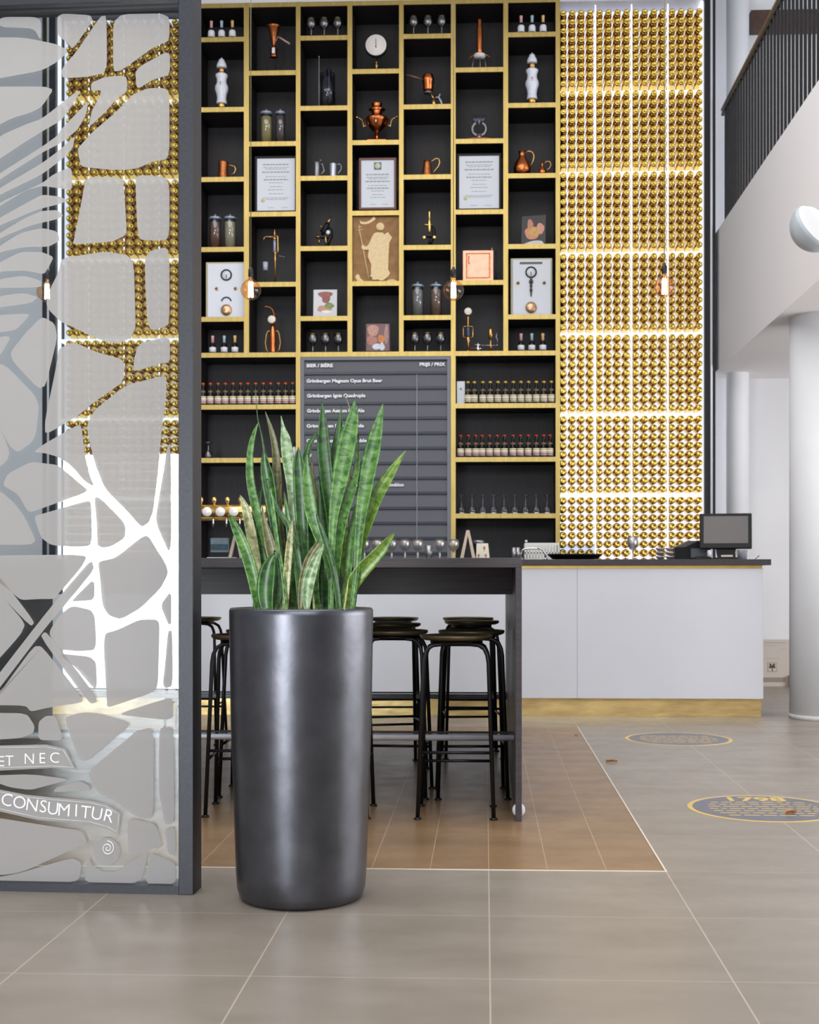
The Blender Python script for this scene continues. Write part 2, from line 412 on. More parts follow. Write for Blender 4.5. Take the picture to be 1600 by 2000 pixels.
# ---------------------------------------------------------------- shelf contents helpers
S = YS / F                       # metres per pixel at the shelf front
def shelf_z(c, r):               # top of the board under compartment r (0 at the top) of column c
    zs = (ZO + [ZMID]) if c % 2 == 0 else (ZE + [ZMID])
    return zs[r] + T
CN = ['first', 'second', 'third', 'fourth', 'fifth', 'sixth', 'seventh']
def at(px, z, depth=.06):
    return (X_at(px, YS + depth), YS + depth, z)
def L3(mb): return mb
# small label bottles
def small_bottle(foil, dark, label, loc, group, k=S):
    t = thing('small_bottle', label, 'bottle', loc, 0, group)
    MB(k).lathe([(0, 0), (6.2, 0), (6.6, 1), (6.6, 12), (5.2, 16), (2.6, 20.5), (2.3, 31), (2.8, 32), (2.8, 34), (0, 34)], n=16).build('glass', M_bottle, t)
    MB(k).lathe([(6.75, 2), (6.75, 12), (5.6, 15.5)] if not dark else [(6.75, 2), (6.75, 11), (5.9, 14)], n=16).build('label', M_labelw, t)
    MB(k).lathe([(2.75, 21), (2.65, 30), (3.1, 31.5), (3.1, 34.5), (0, 34.8)], n=12).build('foil', foil, t)
    return t
foils = [mat('pink_foil', (214, 160, 158), .4), mat('pale_blue_foil', (160, 190, 200), .4), mat('yellow_foil', (226, 182, 110), .4)]
fn = ['pink', 'pale blue', 'yellow']
for c, r, xs, dk in ((0, 0, (413, 433, 454), 0), (6, 0, (1018, 1039.5, 1061), 0), (0, 5, (415.5, 438, 459), 1), (6, 5, (1018, 1039, 1060.5), 1)):
    for i, x in enumerate(xs):
        small_bottle(foils[i], dk, 'small %sbottle with %s foil neck on the %s shelf of the %s column' % ('dark ' if dk else 'white-labelled ', fn[i], 'top' if r == 0 else 'lowest', 'leftmost' if c == 0 else 'rightmost'),
                     at(x, shelf_z(c, r), .033), 'small foil-necked bottles')
# goblets with gold rims
def goblet_mb(k, H=39, w=9.5, fill=False):
    return MB(k).lathe([(0, 0), (6.2, 0), (6.0, .8), (1.6, 2), (1.4, 6), (2.2, 8), (1.5, 10), (1.8, 14), (5, 17), (8.4, 21), (w, 26), (w, 30), (8, 35), (6.8, H - 2)], n=20)
def goblet(label, loc, m, group, k=S, H=39):
    t = thing('goblet', label, 'glass', loc, 0, group)
    goblet_mb(k, H).build('bowl_and_stem', m, t)
    MB(k).lathe([(7.05, H - 4), (6.75, H - 1), (6.4, H - 1), (6.6, H - 4), (7.05, H - 4)], n=20).build('gold_rim', M_brass_bright, t)
    return t
for c, r, xs, m in ((2, 0, (608, 633.5, 660), M_smoke), (4, 0, (808, 836, 863), M_smoke), (2, 5, (611, 636, 661), M_smoke), (4, 5, (810.5, 835, 861), M_smoke)):
    for i, x in enumerate(xs):
        goblet('%s of three gold-rimmed goblets on the %s shelf of the %s column' % (('left', 'middle', 'right')[i], 'top' if r == 0 else 'lowest', CN[c]), at(x, shelf_z(c, r), .046), m, 'gold-rimmed goblets on the shelves')
# porcelain tap columns
def tap_column(label, loc):
    t = thing('porcelain_tap_column', label, 'beer tap', loc, 0, 'porcelain tap columns')
    k = S
    MB(k).lathe([(9, 0), (9, 10), (8, 13), (7.4, 13)], n=20).build('lower_collar', M_oldbrass, t)
    MB(k).lathe([(10.6, 12), (10.2, 14), (9, 22), (10, 30), (13.4, 40), (13, 46), (10, 52), (9.5, 60), (12, 66), (12.2, 69), (8, 72), (7, 72)], n=24).build('body', M_porcelain, t)
    MB(k).lathe([(7, 71), (7, 80), (6, 82)], n=20).build('upper_collar', M_oldbrass, t)
    MB(k).lathe([(9.5, 83), (10, 86), (9, 91), (6.5, 95), (5.5, 99), (2, 101), (1, 103), (0, 104)], n=24).build('cap', M_porcelain, t)
    e = MB(k)
    for dx, dz, s in ((0, 45, 3.6), (-3, 41, 2.4), (3.2, 41.5, 2.4), (0, 50, 2.2)):
        e.ball(s, (dx, -9.8, dz), 8)
    e.build('painted_emblem', mat('orange_emblem', (205, 120, 60), .4, noise=.4, nscale=90), t)
tap_column('white porcelain tap column with painted emblem, in the leftmost shelf column', at(433, shelf_z(0, 1), .07))
tap_column('white porcelain tap column with painted emblem, in the rightmost shelf column', at(1039.5, shelf_z(6, 1), .07))
# mugs and jugs
def handle(pts, r): return MB(S).tube(pts, r, 8)
t = thing('copper_mug', 'hammered copper mug with looped handle below the porcelain column', 'mug', at(436, shelf_z(0, 2), .07))
MB(S).lathe([(0, 0), (11, 0), (10.6, 2), (9.2, 20), (9.6, 32), (10.2, 34), (9, 34), (8.4, 30), (8.6, 3), (0, 3)], n=24).build('body', M_copper_dull, t)
handle([(9, 0, 28), (16, 0, 27), (23, 0, 25), (25, 0, 19), (22, 0, 12), (14, 0, 8)], [1.6, 1.8, 1.8, 1.6, 1.5, 1]).build('handle', M_oldbrass, t)
t = thing('pewter_stein', 'lidded pewter stein beside a plain pewter mug', 'stein', at(619, shelf_z(2, 2), .06))
MB(S).lathe([(0, 0), (7, 0), (6.2, 2), (6, 14), (5.6, 24), (6.6, 26), (7, 28), (0, 28)], n=18).build('body', M_pewter, t)
MB(S).lathe([(7.2, 28), (6.5, 30), (3, 31.5), (0, 32)], n=18).ball(2.4, (7, 0, 34)).build('lid', M_pewter, t)
handle([(6, 0, 27), (11, 0, 27), (13, 0, 20), (14.5, 0, 14), (11, 0, 9), (7, 0, 7)], 1.3).build('handle', M_pewter, t)
t = thing('pewter_mug', 'plain pale pewter mug beside the lidded stein', 'mug', at(651, shelf_z(2, 2), .06))
MB(S).lathe([(0, 0), (7, 0), (7, 2), (6.4, 8), (6.8, 26), (7.2, 27), (6, 27), (5.8, 3), (0, 3)], n=18).build('body', mat('pale_pewter', (196, 202, 214), .35, .6), t)
handle([(6.6, 0, 25), (12, 0, 27), (16, 0, 23), (15.5, 0, 15), (11, 0, 10), (9, 0, 4)], 1.2).build('handle', M_pewter, t)
t = thing('copper_jug', 'tapered reddish copper jug with high looped handle under the blowtorch', 'jug', at(834.5, shelf_z(4, 2), .07))
MB(S).lathe([(0, 0), (11, 0), (10.5, 3), (6.6, 26), (7, 32), (5.6, 32), (5.4, 26), (0, 4)], n=24).build('body', M_copper_dull, t)
handle([(6, 0, 28), (11, 0, 32), (17, 0, 36), (23, 0, 35), (25, 0, 28), (22, 0, 20), (15, 0, 12), (11, 0, 6)], [1, 1.2, 1.5, 1.7, 1.8, 1.6, 1.2, 1]).build('handle', M_oldbrass, t)
t = thing('copper_jug', 'large round-bellied copper jug with long handle beside the small one', 'jug', at(1020, shelf_z(6, 2), .08))
MB(S).lathe([(0, 0), (11, 0), (16, 8), (17, 14), (14, 26), (7, 36), (5.6, 42), (7.4, 48), (6, 48), (4.6, 42), (0, 40)], n=28).build('body', M_copper, t)
handle([(6, 0, 46), (14, 0, 49), (21, 0, 46), (23.5, 0, 38), (21, 0, 28), (16, 0, 18)], [1.2, 1.4, 1.6, 1.6, 1.4, 1]).build('handle', M_oldbrass, t)
t = thing('copper_jug', 'small round copper jug with ring handle beside the large one', 'jug', at(1059.5, shelf_z(6, 2), .06))
MB(S).lathe([(0, 0), (6, 0), (7.6, 5), (7, 10), (3, 15), (2.2, 20), (3, 26), (2, 26), (0, 20)], n=20).build('body', M_copper, t)
handle([(3, 0, 22), (9, 0, 27), (15, 0, 26), (17, 0, 20), (14, 0, 13), (7, 0, 9)], 1.1).build('handle', M_oldbrass, t)
# grain jars
def jar(px, c, r, rgb, label, w=11.3, h=60):
    t = thing('grain_jar', label, 'jar', at(px, shelf_z(c, r), .062), 0, 'glass grain jars with pewter lids')
    MB(S).lathe([(0, 0), (w, 0), (w, h * .88), (w - 2, h * .95), (w - 2, h), (w - 2.6, h), (w - 2.6, h * .95), (w - .6, h * .87), (w - .6, 1), (0, 1)], n=24).build('glass', M_glass, t)
    MB(S).lathe([(0, 1), (w - .8, 1), (w - .8, h * .86), (0, h * .89)], n=24).build('grain', mat('grain_%d' % px, rgb, .8, noise=.45, nscale=230), t)
    sc_ = []
    lid = MB(S); n = 24; vs = []; fs = []
    for j, (rr, zz) in enumerate(((w + 1.6, h - 1), (w - 1, h + 2.5), (4, h + 4.2), (1.6, h + 5), (2.2, h + 7), (0.01, h + 8.5))):
        for i in range(n):
            a = 2 * math.pi * i / n; q = rr * (1 + (.1 * math.cos(8 * a) if j == 0 else 0)); vs.append((q * math.cos(a), q * math.sin(a), zz))
    for j in range(5):
        for i in range(n): fs.append((j * n + i, j * n + (i + 1) % n, (j + 1) * n + (i + 1) % n, (j + 1) * n + i))
    fs.append(tuple(reversed(range(n)))); lid.add(vs, fs, 0, True)
    lid.build('lid', mat('bluish_pewter', (172, 186, 205), .35, .5) if 'bluish_pewter' not in bpy.data.materials else bpy.data.materials['bluish_pewter'], t)
jar(520.5, 1, 1, (196, 172, 96), 'jar of yellow grain beside a dark one, second column'); jar(548, 1, 1, (110, 88, 74), 'jar of dark grain beside a yellow one, second column', 9.5)
jar(420.5, 0, 3, (128, 84, 56), 'jar of brown grain beside a cream one, leftmost column'); jar(449.5, 0, 3, (206, 186, 140), 'jar of cream grain beside a brown one, leftmost column')
jar(816, 4, 4, (158, 150, 130), 'jar of greyish grain beside a brown one, fifth column'); jar(852, 4, 4, (150, 108, 78), 'jar of brown grain beside a greyish one, fifth column')
# certificates
def certificate(px0, px1, h_px, z, frame_m, label, seal, crest, depth=.03, fw=4):
    x0, x1 = X_at(px0, YS + depth), X_at(px1, YS + depth); wd = (x1 - x0); h = h_px * S * 1.003
    t = thing('certificate', label, 'certificate', ((x0 + x1) / 2, YS + depth, z), 0, 'framed certificates'); hw = wd / 2; f = fw * S
    fr = MB(); fr.box(-hw, hw, 0, .025, 0, f).box(-hw, hw, 0, .025, h - f, h).box(-hw, -hw + f, 0, .025, f, h - f).box(hw - f, hw, 0, .025, f, h - f)
    fr.build('frame', frame_m, t)
    MB().box(-hw + f * .5, hw - f * .5, .008, .02, f * .5, h - f * .5).build('paper', M_paper, t)
    pr = MB(); rnd = random.Random(px0); yy = h - f - (.14 if crest else .055) * h / .5
    for i, (dz, lw) in enumerate(((0, .62), (.03, .6), (.045, .5), (.075, .66), (.12, .5), (.15, .58), (.18, .34), (.22, .3), (.25, .4), (.29, .34), (.33, .62), (.345, .5))):
        q = yy - dz * (h - 2 * f) / .52
        if q < .08: break
        ww = hw * lw
        th = .0045 if i in (0, 3, 5) else .0022
        x = -ww
        while x < ww:
            l = rnd.uniform(.012, .035); pr.box(x, min(ww, x + l), .0065, .008, q - th, q + th); x += l + .006
    for sx_ in (-.4, .25): pr.box(hw * sx_, hw * (sx_ + .3), .0065, .008, .045, .048)
    pr.build('printed_lettering', M_ink, t)
    if seal: MB().cyl(.017, 0, .003, (-hw * .62, .008, .11), 16, 'y').build('seal', mat('gold_seal', (200, 190, 130), .5, .2) if 'gold_seal' not in bpy.data.materials else bpy.data.materials['gold_seal'], t)
    if crest:
        MB().box(-.033, .033, .005, .008, h - f - .085, h - f - .02).build('crest_square', mat('grey_green_print', (110, 116, 104), .6), t)
        MB().cyl(.026, 0, .004, (0, .006, h - f - .052), 20, 'y').build('crest_circle', mat('cream_print', (206, 206, 184), .6), t)
    return t
certificate(498, 580, 111, shelf_z(1, 2), M_dark, 'white certificate with gold seal in black frame, second shelf column', 1, 0)
certificate(701.5, 774, 101, shelf_z(3, 2) + 4 * S, M_redwood, 'white certificate with square crest in mahogany frame, fourth shelf column', 0, 1)
certificate(893, 979, 111, shelf_z(5, 2), M_dark, 'white certificate with gold seal in black frame, sixth shelf column', 1, 0)
# relief plaque
t = thing('relief_plaque', 'brown plaque with cream relief of a robed standing figure holding a staff', 'plaque', (X_at(733.5, YS + .02), YS + .02, shelf_z(3, 3)))
hw = (XV[4] - XV[3]) / 2 - .022; hh = ZE[2] - ZE[3] - 2 * T - .002
MB().box(-hw, hw, .015, .05, 0, hh).build('panel', M_plaque, t)
def zp(a): return [((x / 12.5 + 680 - 733.5) * S, (549 - (400 + y / 12.5)) * S) for x, y in a]
robe = [(700, 650), (640, 670), (580, 760), (530, 880), (490, 960), (440, 1000), (370, 965), (320, 980), (320, 1030), (360, 1075), (440, 1080), (500, 1080), (480, 1250), (540, 1400), (560, 1420), (555, 1680), (530, 1730), (590, 1760), (580, 1810), (650, 1820), (720, 1810), (790, 1840), (860, 1830), (980, 1740), (1030, 1660), (980, 1560), (990, 1250), (1000, 1050), (1010, 900), (1050, 830), (1080, 770), (1040, 740), (980, 650), (920, 680), (890, 710), (850, 660)]
rb = MB().prism(zp(robe), .004, .015)
rb.build('robed_figure', M_cream, t, bevel=.002)
MB().cyl(.036, 0, .006, ((783 / 12.5 + 680 - 733.5) * S, .015, (549 - (400 + 510 / 12.5)) * S), 28, 'y').lathe([(.0, .012), (.012, .010), (.016, .004), (.016, 0)], ((783 / 12.5 + 680 - 733.5) * S, .010, (549 - (400 + 570 / 12.5)) * S), 16, 'y').build('haloed_head', M_cream, t)
sf = MB(); q = zp([(265, 580), (345, 950), (400, 1250), (500, 1790)]); sf.tube([(x, .010, z) for x, z in q], .004, 8)
for a, b_ in (((205, 600), (355, 575)), ((215, 530), (330, 500)), ((262, 450), (275, 600))):
    u, v = zp([a, b_]); sf.tube([(u[0], .010, u[1]), (v[0], .010, v[1])], .0035, 6)
sf.build('staff', M_cream, t)
scr = MB().prism(zp([(275, 350), (330, 385), (420, 395), (520, 360), (600, 290), (630, 255), (675, 325), (600, 380), (500, 435), (400, 455), (300, 435)]), .008, .015).build('scroll', M_cream, t)
scr = MB().prism(zp([(165, 1730), (230, 1665), (270, 1700), (290, 1770), (380, 1840), (500, 1862), (230, 1862)]), .008, .015).build('scroll', M_cream, t)
scr = MB().prism(zp([(930, 1860), (980, 1820), (1080, 1800), (1160, 1820), (1200, 1860)]), .008, .015)
scr.build('scroll', M_cream, t)
# white gauge boards
def gauge_board(px0, px1, h_px, c, label, kind):
    d = .03; x0, x1 = X_at(px0, YS + d), X_at(px1, YS + d); hw = (x1 - x0) / 2; h = h_px * S
    t = thing('gauge_board', label, 'gauge board', ((x0 + x1) / 2, YS + d, shelf_z(c, 4)))
    MB().box(-hw, hw, .02, .09, 0, h).build('case', mat('tan_case_%d' % c, (190, 182, 150), .5), t)
    MB().box(-hw + .018, hw - (.012 if c else 0), .008, .02, 0.004, h - .016).build('front_panel', M_paper, t, bevel=.002)
    cxx = (442 if c == 0 else 1037.5) - (px0 + px1) / 2; cxx *= S
    zg = h - (26 if c == 0 else 28) * S
    MB().lathe([(8.7 * S, 0), (8.7 * S, .008), (11.3 * S, .008), (11.3 * S, 0)], (cxx, .008, zg), 32, 'y').build('gauge_ring', M_darkink, t)
    MB().cyl(8.6 * S, 0, .004, (cxx, .0085, zg), 28, 'y').build('gauge_face', mat('gauge_face_%d' % c, (214, 218, 226), .4), t)
    MB().box(cxx - .003, cxx + .003, .002, .005, zg - 7 * S, zg + 1 * S).build('needle', M_darkink, t)
    for sx in (-1, 1):
        px = (423, 460.5)[(sx + 1) // 2] if c == 0 else (1012, 1063)[(sx + 1) // 2]
        xx = (px - (px0 + px1) / 2) * S; zz = h - (53 if c == 0 else 49) * S
        MB().lathe([(3.6 * S, 0), (3.2 * S, .006), (2.2 * S, .008), (0, .008)], (xx, .008, zz), 16, 'y').build('screw_knob', M_oldbrass, t)
        MB().cyl(1.8 * S, .007, .016, (xx, .008, zz), 12, 'y').build('screw_slot', M_darkink, t)
    if c == 0:
        zz = h - 79 * S
        MB().tube([(cxx + 9.5 * S * math.cos(a), .006, zz + 9 * S * math.sin(a)) for a in [R(10 + 16 * i) for i in range(11)]], 1.4 * S, 8).build('curved_handle', M_darkink, t)
    else:
        b_ = MB(); 
        for zz, ww in ((43, 3), (47, 5), (51, 2.2), (55, 3.2), (60, 1.6), (63, 3.4), (68, 2), (73, 1.6)): b_.cyl(ww * S * .8, -2.5 * S, 2.5 * S, (cxx, .0, h - zz * S), 12)
        b_.build('valve', mat('dark_valve', (70, 66, 62), .4, .5), t)
        MB().box(cxx - 22 * S, cxx + 22 * S, .004, .009, h - 12 * S, h - 8 * S).build('name_strip', mat('dark_strip', (90, 90, 84), .5), t)
    zz = h - (95 if c == 0 else 97) * S
    MB().lathe([(11 * S, 0), (11 * S, .01), (9 * S, .02), (5 * S, .026), (0, .028)], (cxx, .008, zz), 28, 'y').build('copper_knob', mat('brushed_copper_%d' % c, (214, 170, 132), .35, .9), t)
gauge_board(401.5, 477.5, 110, 0, 'white gauge board with black ring, arc handle and copper knob, leftmost column', 0)
gauge_board(998, 1079, 112, 6, 'white gauge board with black ring, central valve and copper knob, rightmost column', 1)
# framed or leaning photographs
def blob(cx, cz, rx, rz, n=18, ph=0, wob=.12):
    return [(cx + rx * math.cos(2 * math.pi * i / n) * (1 + wob * math.sin(3 * 2 * math.pi * i / n + ph)), cz + rz * math.sin(2 * math.pi * i / n) * (1 + wob * math.cos(2 * 2 * math.pi * i / n + ph))) for i in range(n)]
def photo(px0, px1, h_px, c, r, label, bg, blobs, frame=0, rz=0, lean=0, z=None):
    d = .06; x0, x1 = X_at(px0, YS + d), X_at(px1, YS + d); hw = (x1 - x0) / 2; h = h_px * S
    t = thing('photograph', label, 'photograph', ((x0 + x1) / 2, YS + d, shelf_z(c, r) if z is None else z), rz)
    f = frame * S
    MB().box(-hw, hw, 0, .02, 0, h).build('card' if not frame else 'frame', M_dark, t, rot=(R(-lean), 0, 0))
    a = MB().box(-hw + f, hw - f, -.002, 0, f, h - f)
    img = a.build('print', mat('print_%d' % px0, bg, .35), t, rot=(R(-lean), 0, 0))
    for i, (cx, cz, rx, rz_, rgb) in enumerate(blobs):
        b_ = MB().prism([(x * hw, z_ * h) for x, z_ in blob(cx, cz, rx, rz_, ph=i)], -.0025 - i * .0004, -.001)
        b_.build('printed_shape', mat('print_%d_%d' % (px0, i), rgb, .4, noise=.25, nscale=60), img)
photo(612, 658, 56, 2, 4, 'leaning photograph of hands over a white plate with green herbs', (206, 208, 214),
      [(0, .82, .62, .12, (150, 86, 74)), (.05, .66, .35, .16, (140, 78, 66)), (-.1, .3, .62, .12, (190, 140, 120)), (.35, .42, .42, .1, (120, 136, 66)), (.1, .2, .4, .05, (230, 226, 215))], lean=6)
photo(1018, 1066, 61, 6, 3, 'leaning photograph of cupped hands holding golden grain', (24, 16, 18),
      [(-.1, .42, .62, .24, (205, 140, 104)), (.55, .55, .3, .2, (210, 148, 124)), (-.3, .72, .24, .16, (196, 128, 104)), (.0, .48, .4, .13, (205, 160, 80)), (.1, .07, .8, .08, (214, 208, 204))], lean=7, rz=R(-12))
photo(711.5, 765, 61, 3, 4, 'black framed photograph of a person drinking amber beer from a goblet', (120, 84, 84),
      [(-.35, .72, .4, .2, (190, 140, 124)), (-.45, .4, .38, .16, (176, 116, 104)), (.25, .45, .26, .12, (206, 122, 52)), (.3, .2, .2, .12, (205, 210, 222)), (.62, .6, .16, .3, (170, 130, 124)), (-.1, .2, .3, .1, (206, 212, 220))], frame=4)
# ---------------------------------------------------------------- instruments on the shelves (units: shelf pixels)
M_dial = mat('white_dial', (226, 220, 214), .4)
k = S
t = thing('copper_percolator', 'copper funnel over a small copper drum on thin black tripod, second column top', 'percolator', at(535, shelf_z(1, 0), .08))
MB(k).lathe([(2, 54), (3.2, 58), (11, 90), (14.5, 92.5), (14, 94), (6, 96), (0, 97)], n=24).build('funnel', M_copper_dull, t)
MB(k).lathe([(0, 32), (7.6, 32), (7.6, 34), (6.8, 36), (6.8, 50), (4, 54), (1.6, 57)], (.0, 0, 0), 20).build('drum', M_copper, t)
MB(k).box(-2.6, 3, -7.2, -6.6, 38, 49).build('label', M_labelw, t)
lg = [(-10, 0), (11, 3), (2, 9)]
for x, y in lg: MB(k).tube([(x * 1.4, y, 0), (x * 1.15, y, 56), (x * .5, y * .5, 63), (0, 0, 62)], .55, 6).build('leg', M_blackmetal, t)
MB(k).tube([(4, -2, 63), (9, -4, 72), (11, -4, 70)], .8, 6).tube([(11.5, -4, 70.5), (33, -6, 56)], [1.7, 1.9], 10).build('handle', mat('pinkish_wood', (196, 160, 150), .5), t)
# glass apparatus
t = thing('glass_apparatus', 'tall empty glass measuring cylinders with fine rods, third column', 'glassware', at(640, shelf_z(2, 1), .09))
MB(k).lathe([(0, 0), (15, 0), (15, 70), (14.5, 70), (14.5, 1), (0, 1)], (0, 0, 0), 26).build('outer_cylinder', M_glass, t)
MB(k).lathe([(0, 2), (5, 2), (5, 78), (4.6, 78), (4.6, 3), (0, 3)], (3, -3, 0), 16).build('inner_cylinder', M_glass, t)
MB(k).lathe([(14.4, 30), (14.4, 31.5), (0, 31.5)], n=26).build('liquid_surface', M_smoke, t)
MB(k).tube([(-17, 0, 0), (-17, 0, 104)], .5, 6).ball(1.1, (-17, 0, 104), 8).tube([(3, 0, 30), (3, 0, 78)], .5, 6).build('rod', M_steel, t)
# dial thermometer
t = thing('dial_gauge', 'large round white dial gauge on small brass foot, fourth column top', 'gauge', at(735.5, shelf_z(3, 0), .05))
MB(k).lathe([(0, 0), (6, 0), (4, 1.5), (1.6, 3), (1.6, 7), (3, 9), (3, 12), (1.6, 14), (2.6, 16), (1.2, 19), (1.2, 26)], n=16).build('foot', M_oldbrass, t)
MB(k).lathe([(19.5, 0), (21.5, 0), (22.5, 2), (22.5, 8), (20, 10), (0, 10)], (0, -2, 46), 36, 'y').build('case', M_blackmetal, t)
MB(k).cyl(20.4, 0, 1.5, (0, -11.6, 46), 36, 'y').build('dial', M_dial, t)
MB(k).box(-.45, .45, -13.9, -13.2, 41, 58).cyl(1.3, 0, .8, (0, -13.2, 42), 10, 'y').build('needle', M_darkink, t)
d = MB(k)
for i in range(25):
    a = R(-30 + 10 * i); d.box(15.6 * math.cos(a) - .35, 15.6 * math.cos(a) + .35, -13.6, -13.0, 46 + 15.6 * math.sin(a) - .35, 46 + 15.6 * math.sin(a) + .35)
d.build('scale_marks', M_ink, t)
# samovar
t = thing('samovar', 'shiny copper samovar urn with two scrolled handles on square foot', 'samovar', at(736.5, shelf_z(3, 1), .13))
MB(k).lathe([(4, 16), (4.5, 25), (10, 29), (16, 36), (20, 44), (23, 50), (21, 53), (14, 55), (11, 57), (9.5, 60), (10.6, 64), (9.8, 67), (17, 69), (11, 71), (10, 73), (10, 79), (10.8, 81), (9, 82), (0, 82)], n=36).build('urn', M_copper, t)
MB(k).lathe([(12, 5), (7, 8), (3, 10), (2.2, 13), (3.6, 16), (2.4, 19), (4.2, 24)], n=24).build('stem', M_copper, t)
MB(k).box(-18, 18, -14, 14, 1.5, 6).box(-18, -13, -14, -9, 0, 1.5).box(13, 18, -14, -9, 0, 1.5).box(-18, -13, 9, 14, 0, 1.5).box(13, 18, 9, 14, 0, 1.5).build('foot', M_copper, t)
for s in (-1, 1):
    MB(k).tube([(s * 19, 0, 41), (s * 27, 0, 36), (s * 27.5, 0, 42), (s * 30, 0, 50), (s * 35, 0, 53), (s * 40, 0, 55)], [1.6, 2.2, 1.6, 1.2, 1.2, 1.6], 8).ball(3, (s * 40, 0, 55), 10).build('handle', M_oldbrass, t)
MB(k).tube([(0, -20, 44), (0, -27, 42), (0, -28, 34)], [2.4, 2.4, 1.8], 10).lathe([(3.5, 44), (3, 48), (0, 49)], (0, -25, 0), 12).build('tap', M_brass_bright, t)
# blow torch
t = thing('blowtorch', 'copper cup vessel tilted above a small brass valve body, fifth column', 'blowtorch', at(838, shelf_z(4, 1), .09))
MB(k).lathe([(0, 33), (9, 33), (10, 36), (10.4, 49), (11.6, 51), (11.8, 57), (10, 64), (8.5, 66), (0, 66)], (-1.5, 0, 0), 28).build('vessel', M_copper, t)
MB(k).lathe([(0, 27), (8.5, 28), (9, 30), (7, 32), (0, 32)], (-1.5, 0, 0), 22).build('underplate', M_pewter, t)
MB(k).tube([(3, 0, 28), (7, 0, 22), (10, 0, 17)], 2.2, 10).lathe([(0, 0), (4.6, 0), (4.6, 13), (3, 15), (0, 15)], (9.5, 0, 0), 18).build('valve_body', M_oldbrass, t)
MB(k).tube([(-11, 0, 55), (-17, 0, 58), (-28, 0, 61), (-36, 0, 63.5), (-46, 0, 66)], [1, 1, 2, 1.4, .8], 8).build('handle', mat('reddish_wood_handle', (140, 86, 76), .45), t)
MB(k).tube([(13, 0, 20), (19, 0, 21), (24, 0, 12), (27, 0, 1)], [1, 1.4, 2, 1.2], 8).tube([(19, 0, 20), (22, 0, 27)], 1.2, 8).build('lever', M_steel, t)
# brass pump with sight glass
t = thing('tap_fitting', 'slim brass tap column with sight glass and side pipe, second column', 'tap fitting', at(537.5, shelf_z(1, 3), .06))
MB(k).lathe([(0, 0), (1.6, 0), (1.3, 44), (2.2, 46), (2.4, 51), (1.2, 54), (2, 57), (3.8, 60), (3.8, 62)], n=14).build('stem', M_oldbrass, t)
MB(k).cyl(3, 62, 87, (-1, 0, 0), 14).build('sight_glass', mat('bluish_glass_tube', (150, 152, 176), .2, .4), t)
MB(k).lathe([(3.6, 86), (3.8, 90), (1.2, 92), (1, 96), (2, 99), (.6, 102), (1, 105), (0, 107)], (-1, 0, 0), 14).tube([(5, 0, 60), (5.6, 0, 64), (5.6, 0, 92), (4, 0, 94), (1, 0, 93)], 1.6, 8).build('head', M_oldbrass, t)
MB(k).tube([(-3, 0, 92), (-11, 0, 92), (-18, 0, 93), (-22, 0, 90), (-23, 0, 85)], [1.4, 1.8, 1, 1, 1.8], 8).build('spout', M_oldbrass, t)
MB(k).tube([(6, 0, 55), (18, 0, 52)], .6, 6).ball(1.2, (9, 0, 54), 8).ball(1.2, (18, 0, 52), 8).build('lever', M_pewter, t)
t2 = thing('tumbler_on_stand', 'tiny glass cup on thin black stand beside brass tap column', 'cup', at(518.5, shelf_z(1, 3), .06))
MB(k).tube([(0, 0, 0), (0, 0, 26)], .5, 6).lathe([(0, 0), (6, 0), (5, .8), (0, .8)], n=14).build('stand', M_blackmetal, t2)
MB(k).lathe([(0, 26), (4.6, 26), (5.2, 42), (4.6, 42), (4.2, 27.5), (0, 27.5)], n=16).build('cup', mat('frosted_glass', (176, 182, 200), .3), t2)
# copper bottle with gauge
t = thing('pressure_vessel', 'copper pressure cylinder with white dial and curved pipe in brass hoops', 'pressure vessel', at(533, shelf_z(1, 4), .08))
MB(k).lathe([(0, 1), (5.5, 1), (6.2, 4), (6.2, 44), (4, 52), (3, 58)], n=20).build('cylinder', M_copper, t)
MB(k).cyl(8.4, 0, 4, (-1.5, -2, 67), 26, 'y').build('gauge_case', M_oldbrass, t)
MB(k).cyl(7.2, 0, 1, (-1.5, -6, 67), 26, 'y').build('gauge_dial', M_dial, t)
MB(k).tube([(2, 2, 70), (2, 2, 80), (-1, 2, 88), (-7, 2, 93), (-14, 2, 94), (-20, 2, 93)], 1.5, 8).build('pipe', M_copper_dull, t)
for s in (-1, 1):
    MB(k).tube([(s * 2, 0, 46), (s * 10, 0, 45), (s * 13, 0, 38), (s * 15, 0, 22), (s * 13, 0, 10), (s * 8, 0, 1)], 1.2, 8).build('hoop', M_oldbrass, t)
# copper stack instrument
t = thing('copper_burner', 'tall orange copper tube over white disc on three thin legs', 'burner', at(937, shelf_z(5, 0), .07))
MB(k).lathe([(5.4, 32), (5.6, 38), (6, 60), (6, 80), (4.6, 84), (4.4, 98), (3.6, 101), (0, 101)], n=20).build('tube', M_copper, t)
MB(k).lathe([(0, 23), (9, 23), (12, 27), (11, 31), (5, 34)], n=26, sx=1, sy=1).build('white_disc', M_dial, t)
MB(k).tube([(-21, 0, 22), (-15, 0, 28), (-8, 0, 32), (8, 0, 32), (15, 0, 29), (21, 0, 24)], 1.2, 8).build('cross_bar', M_copper_dull, t)
for x, y in ((-14, 0), (1, -9), (12, 3)): MB(k).tube([(x * 1.1, y, 0), (x * .8, y * .6, 26)], .7, 6).build('leg', M_pewter, t)
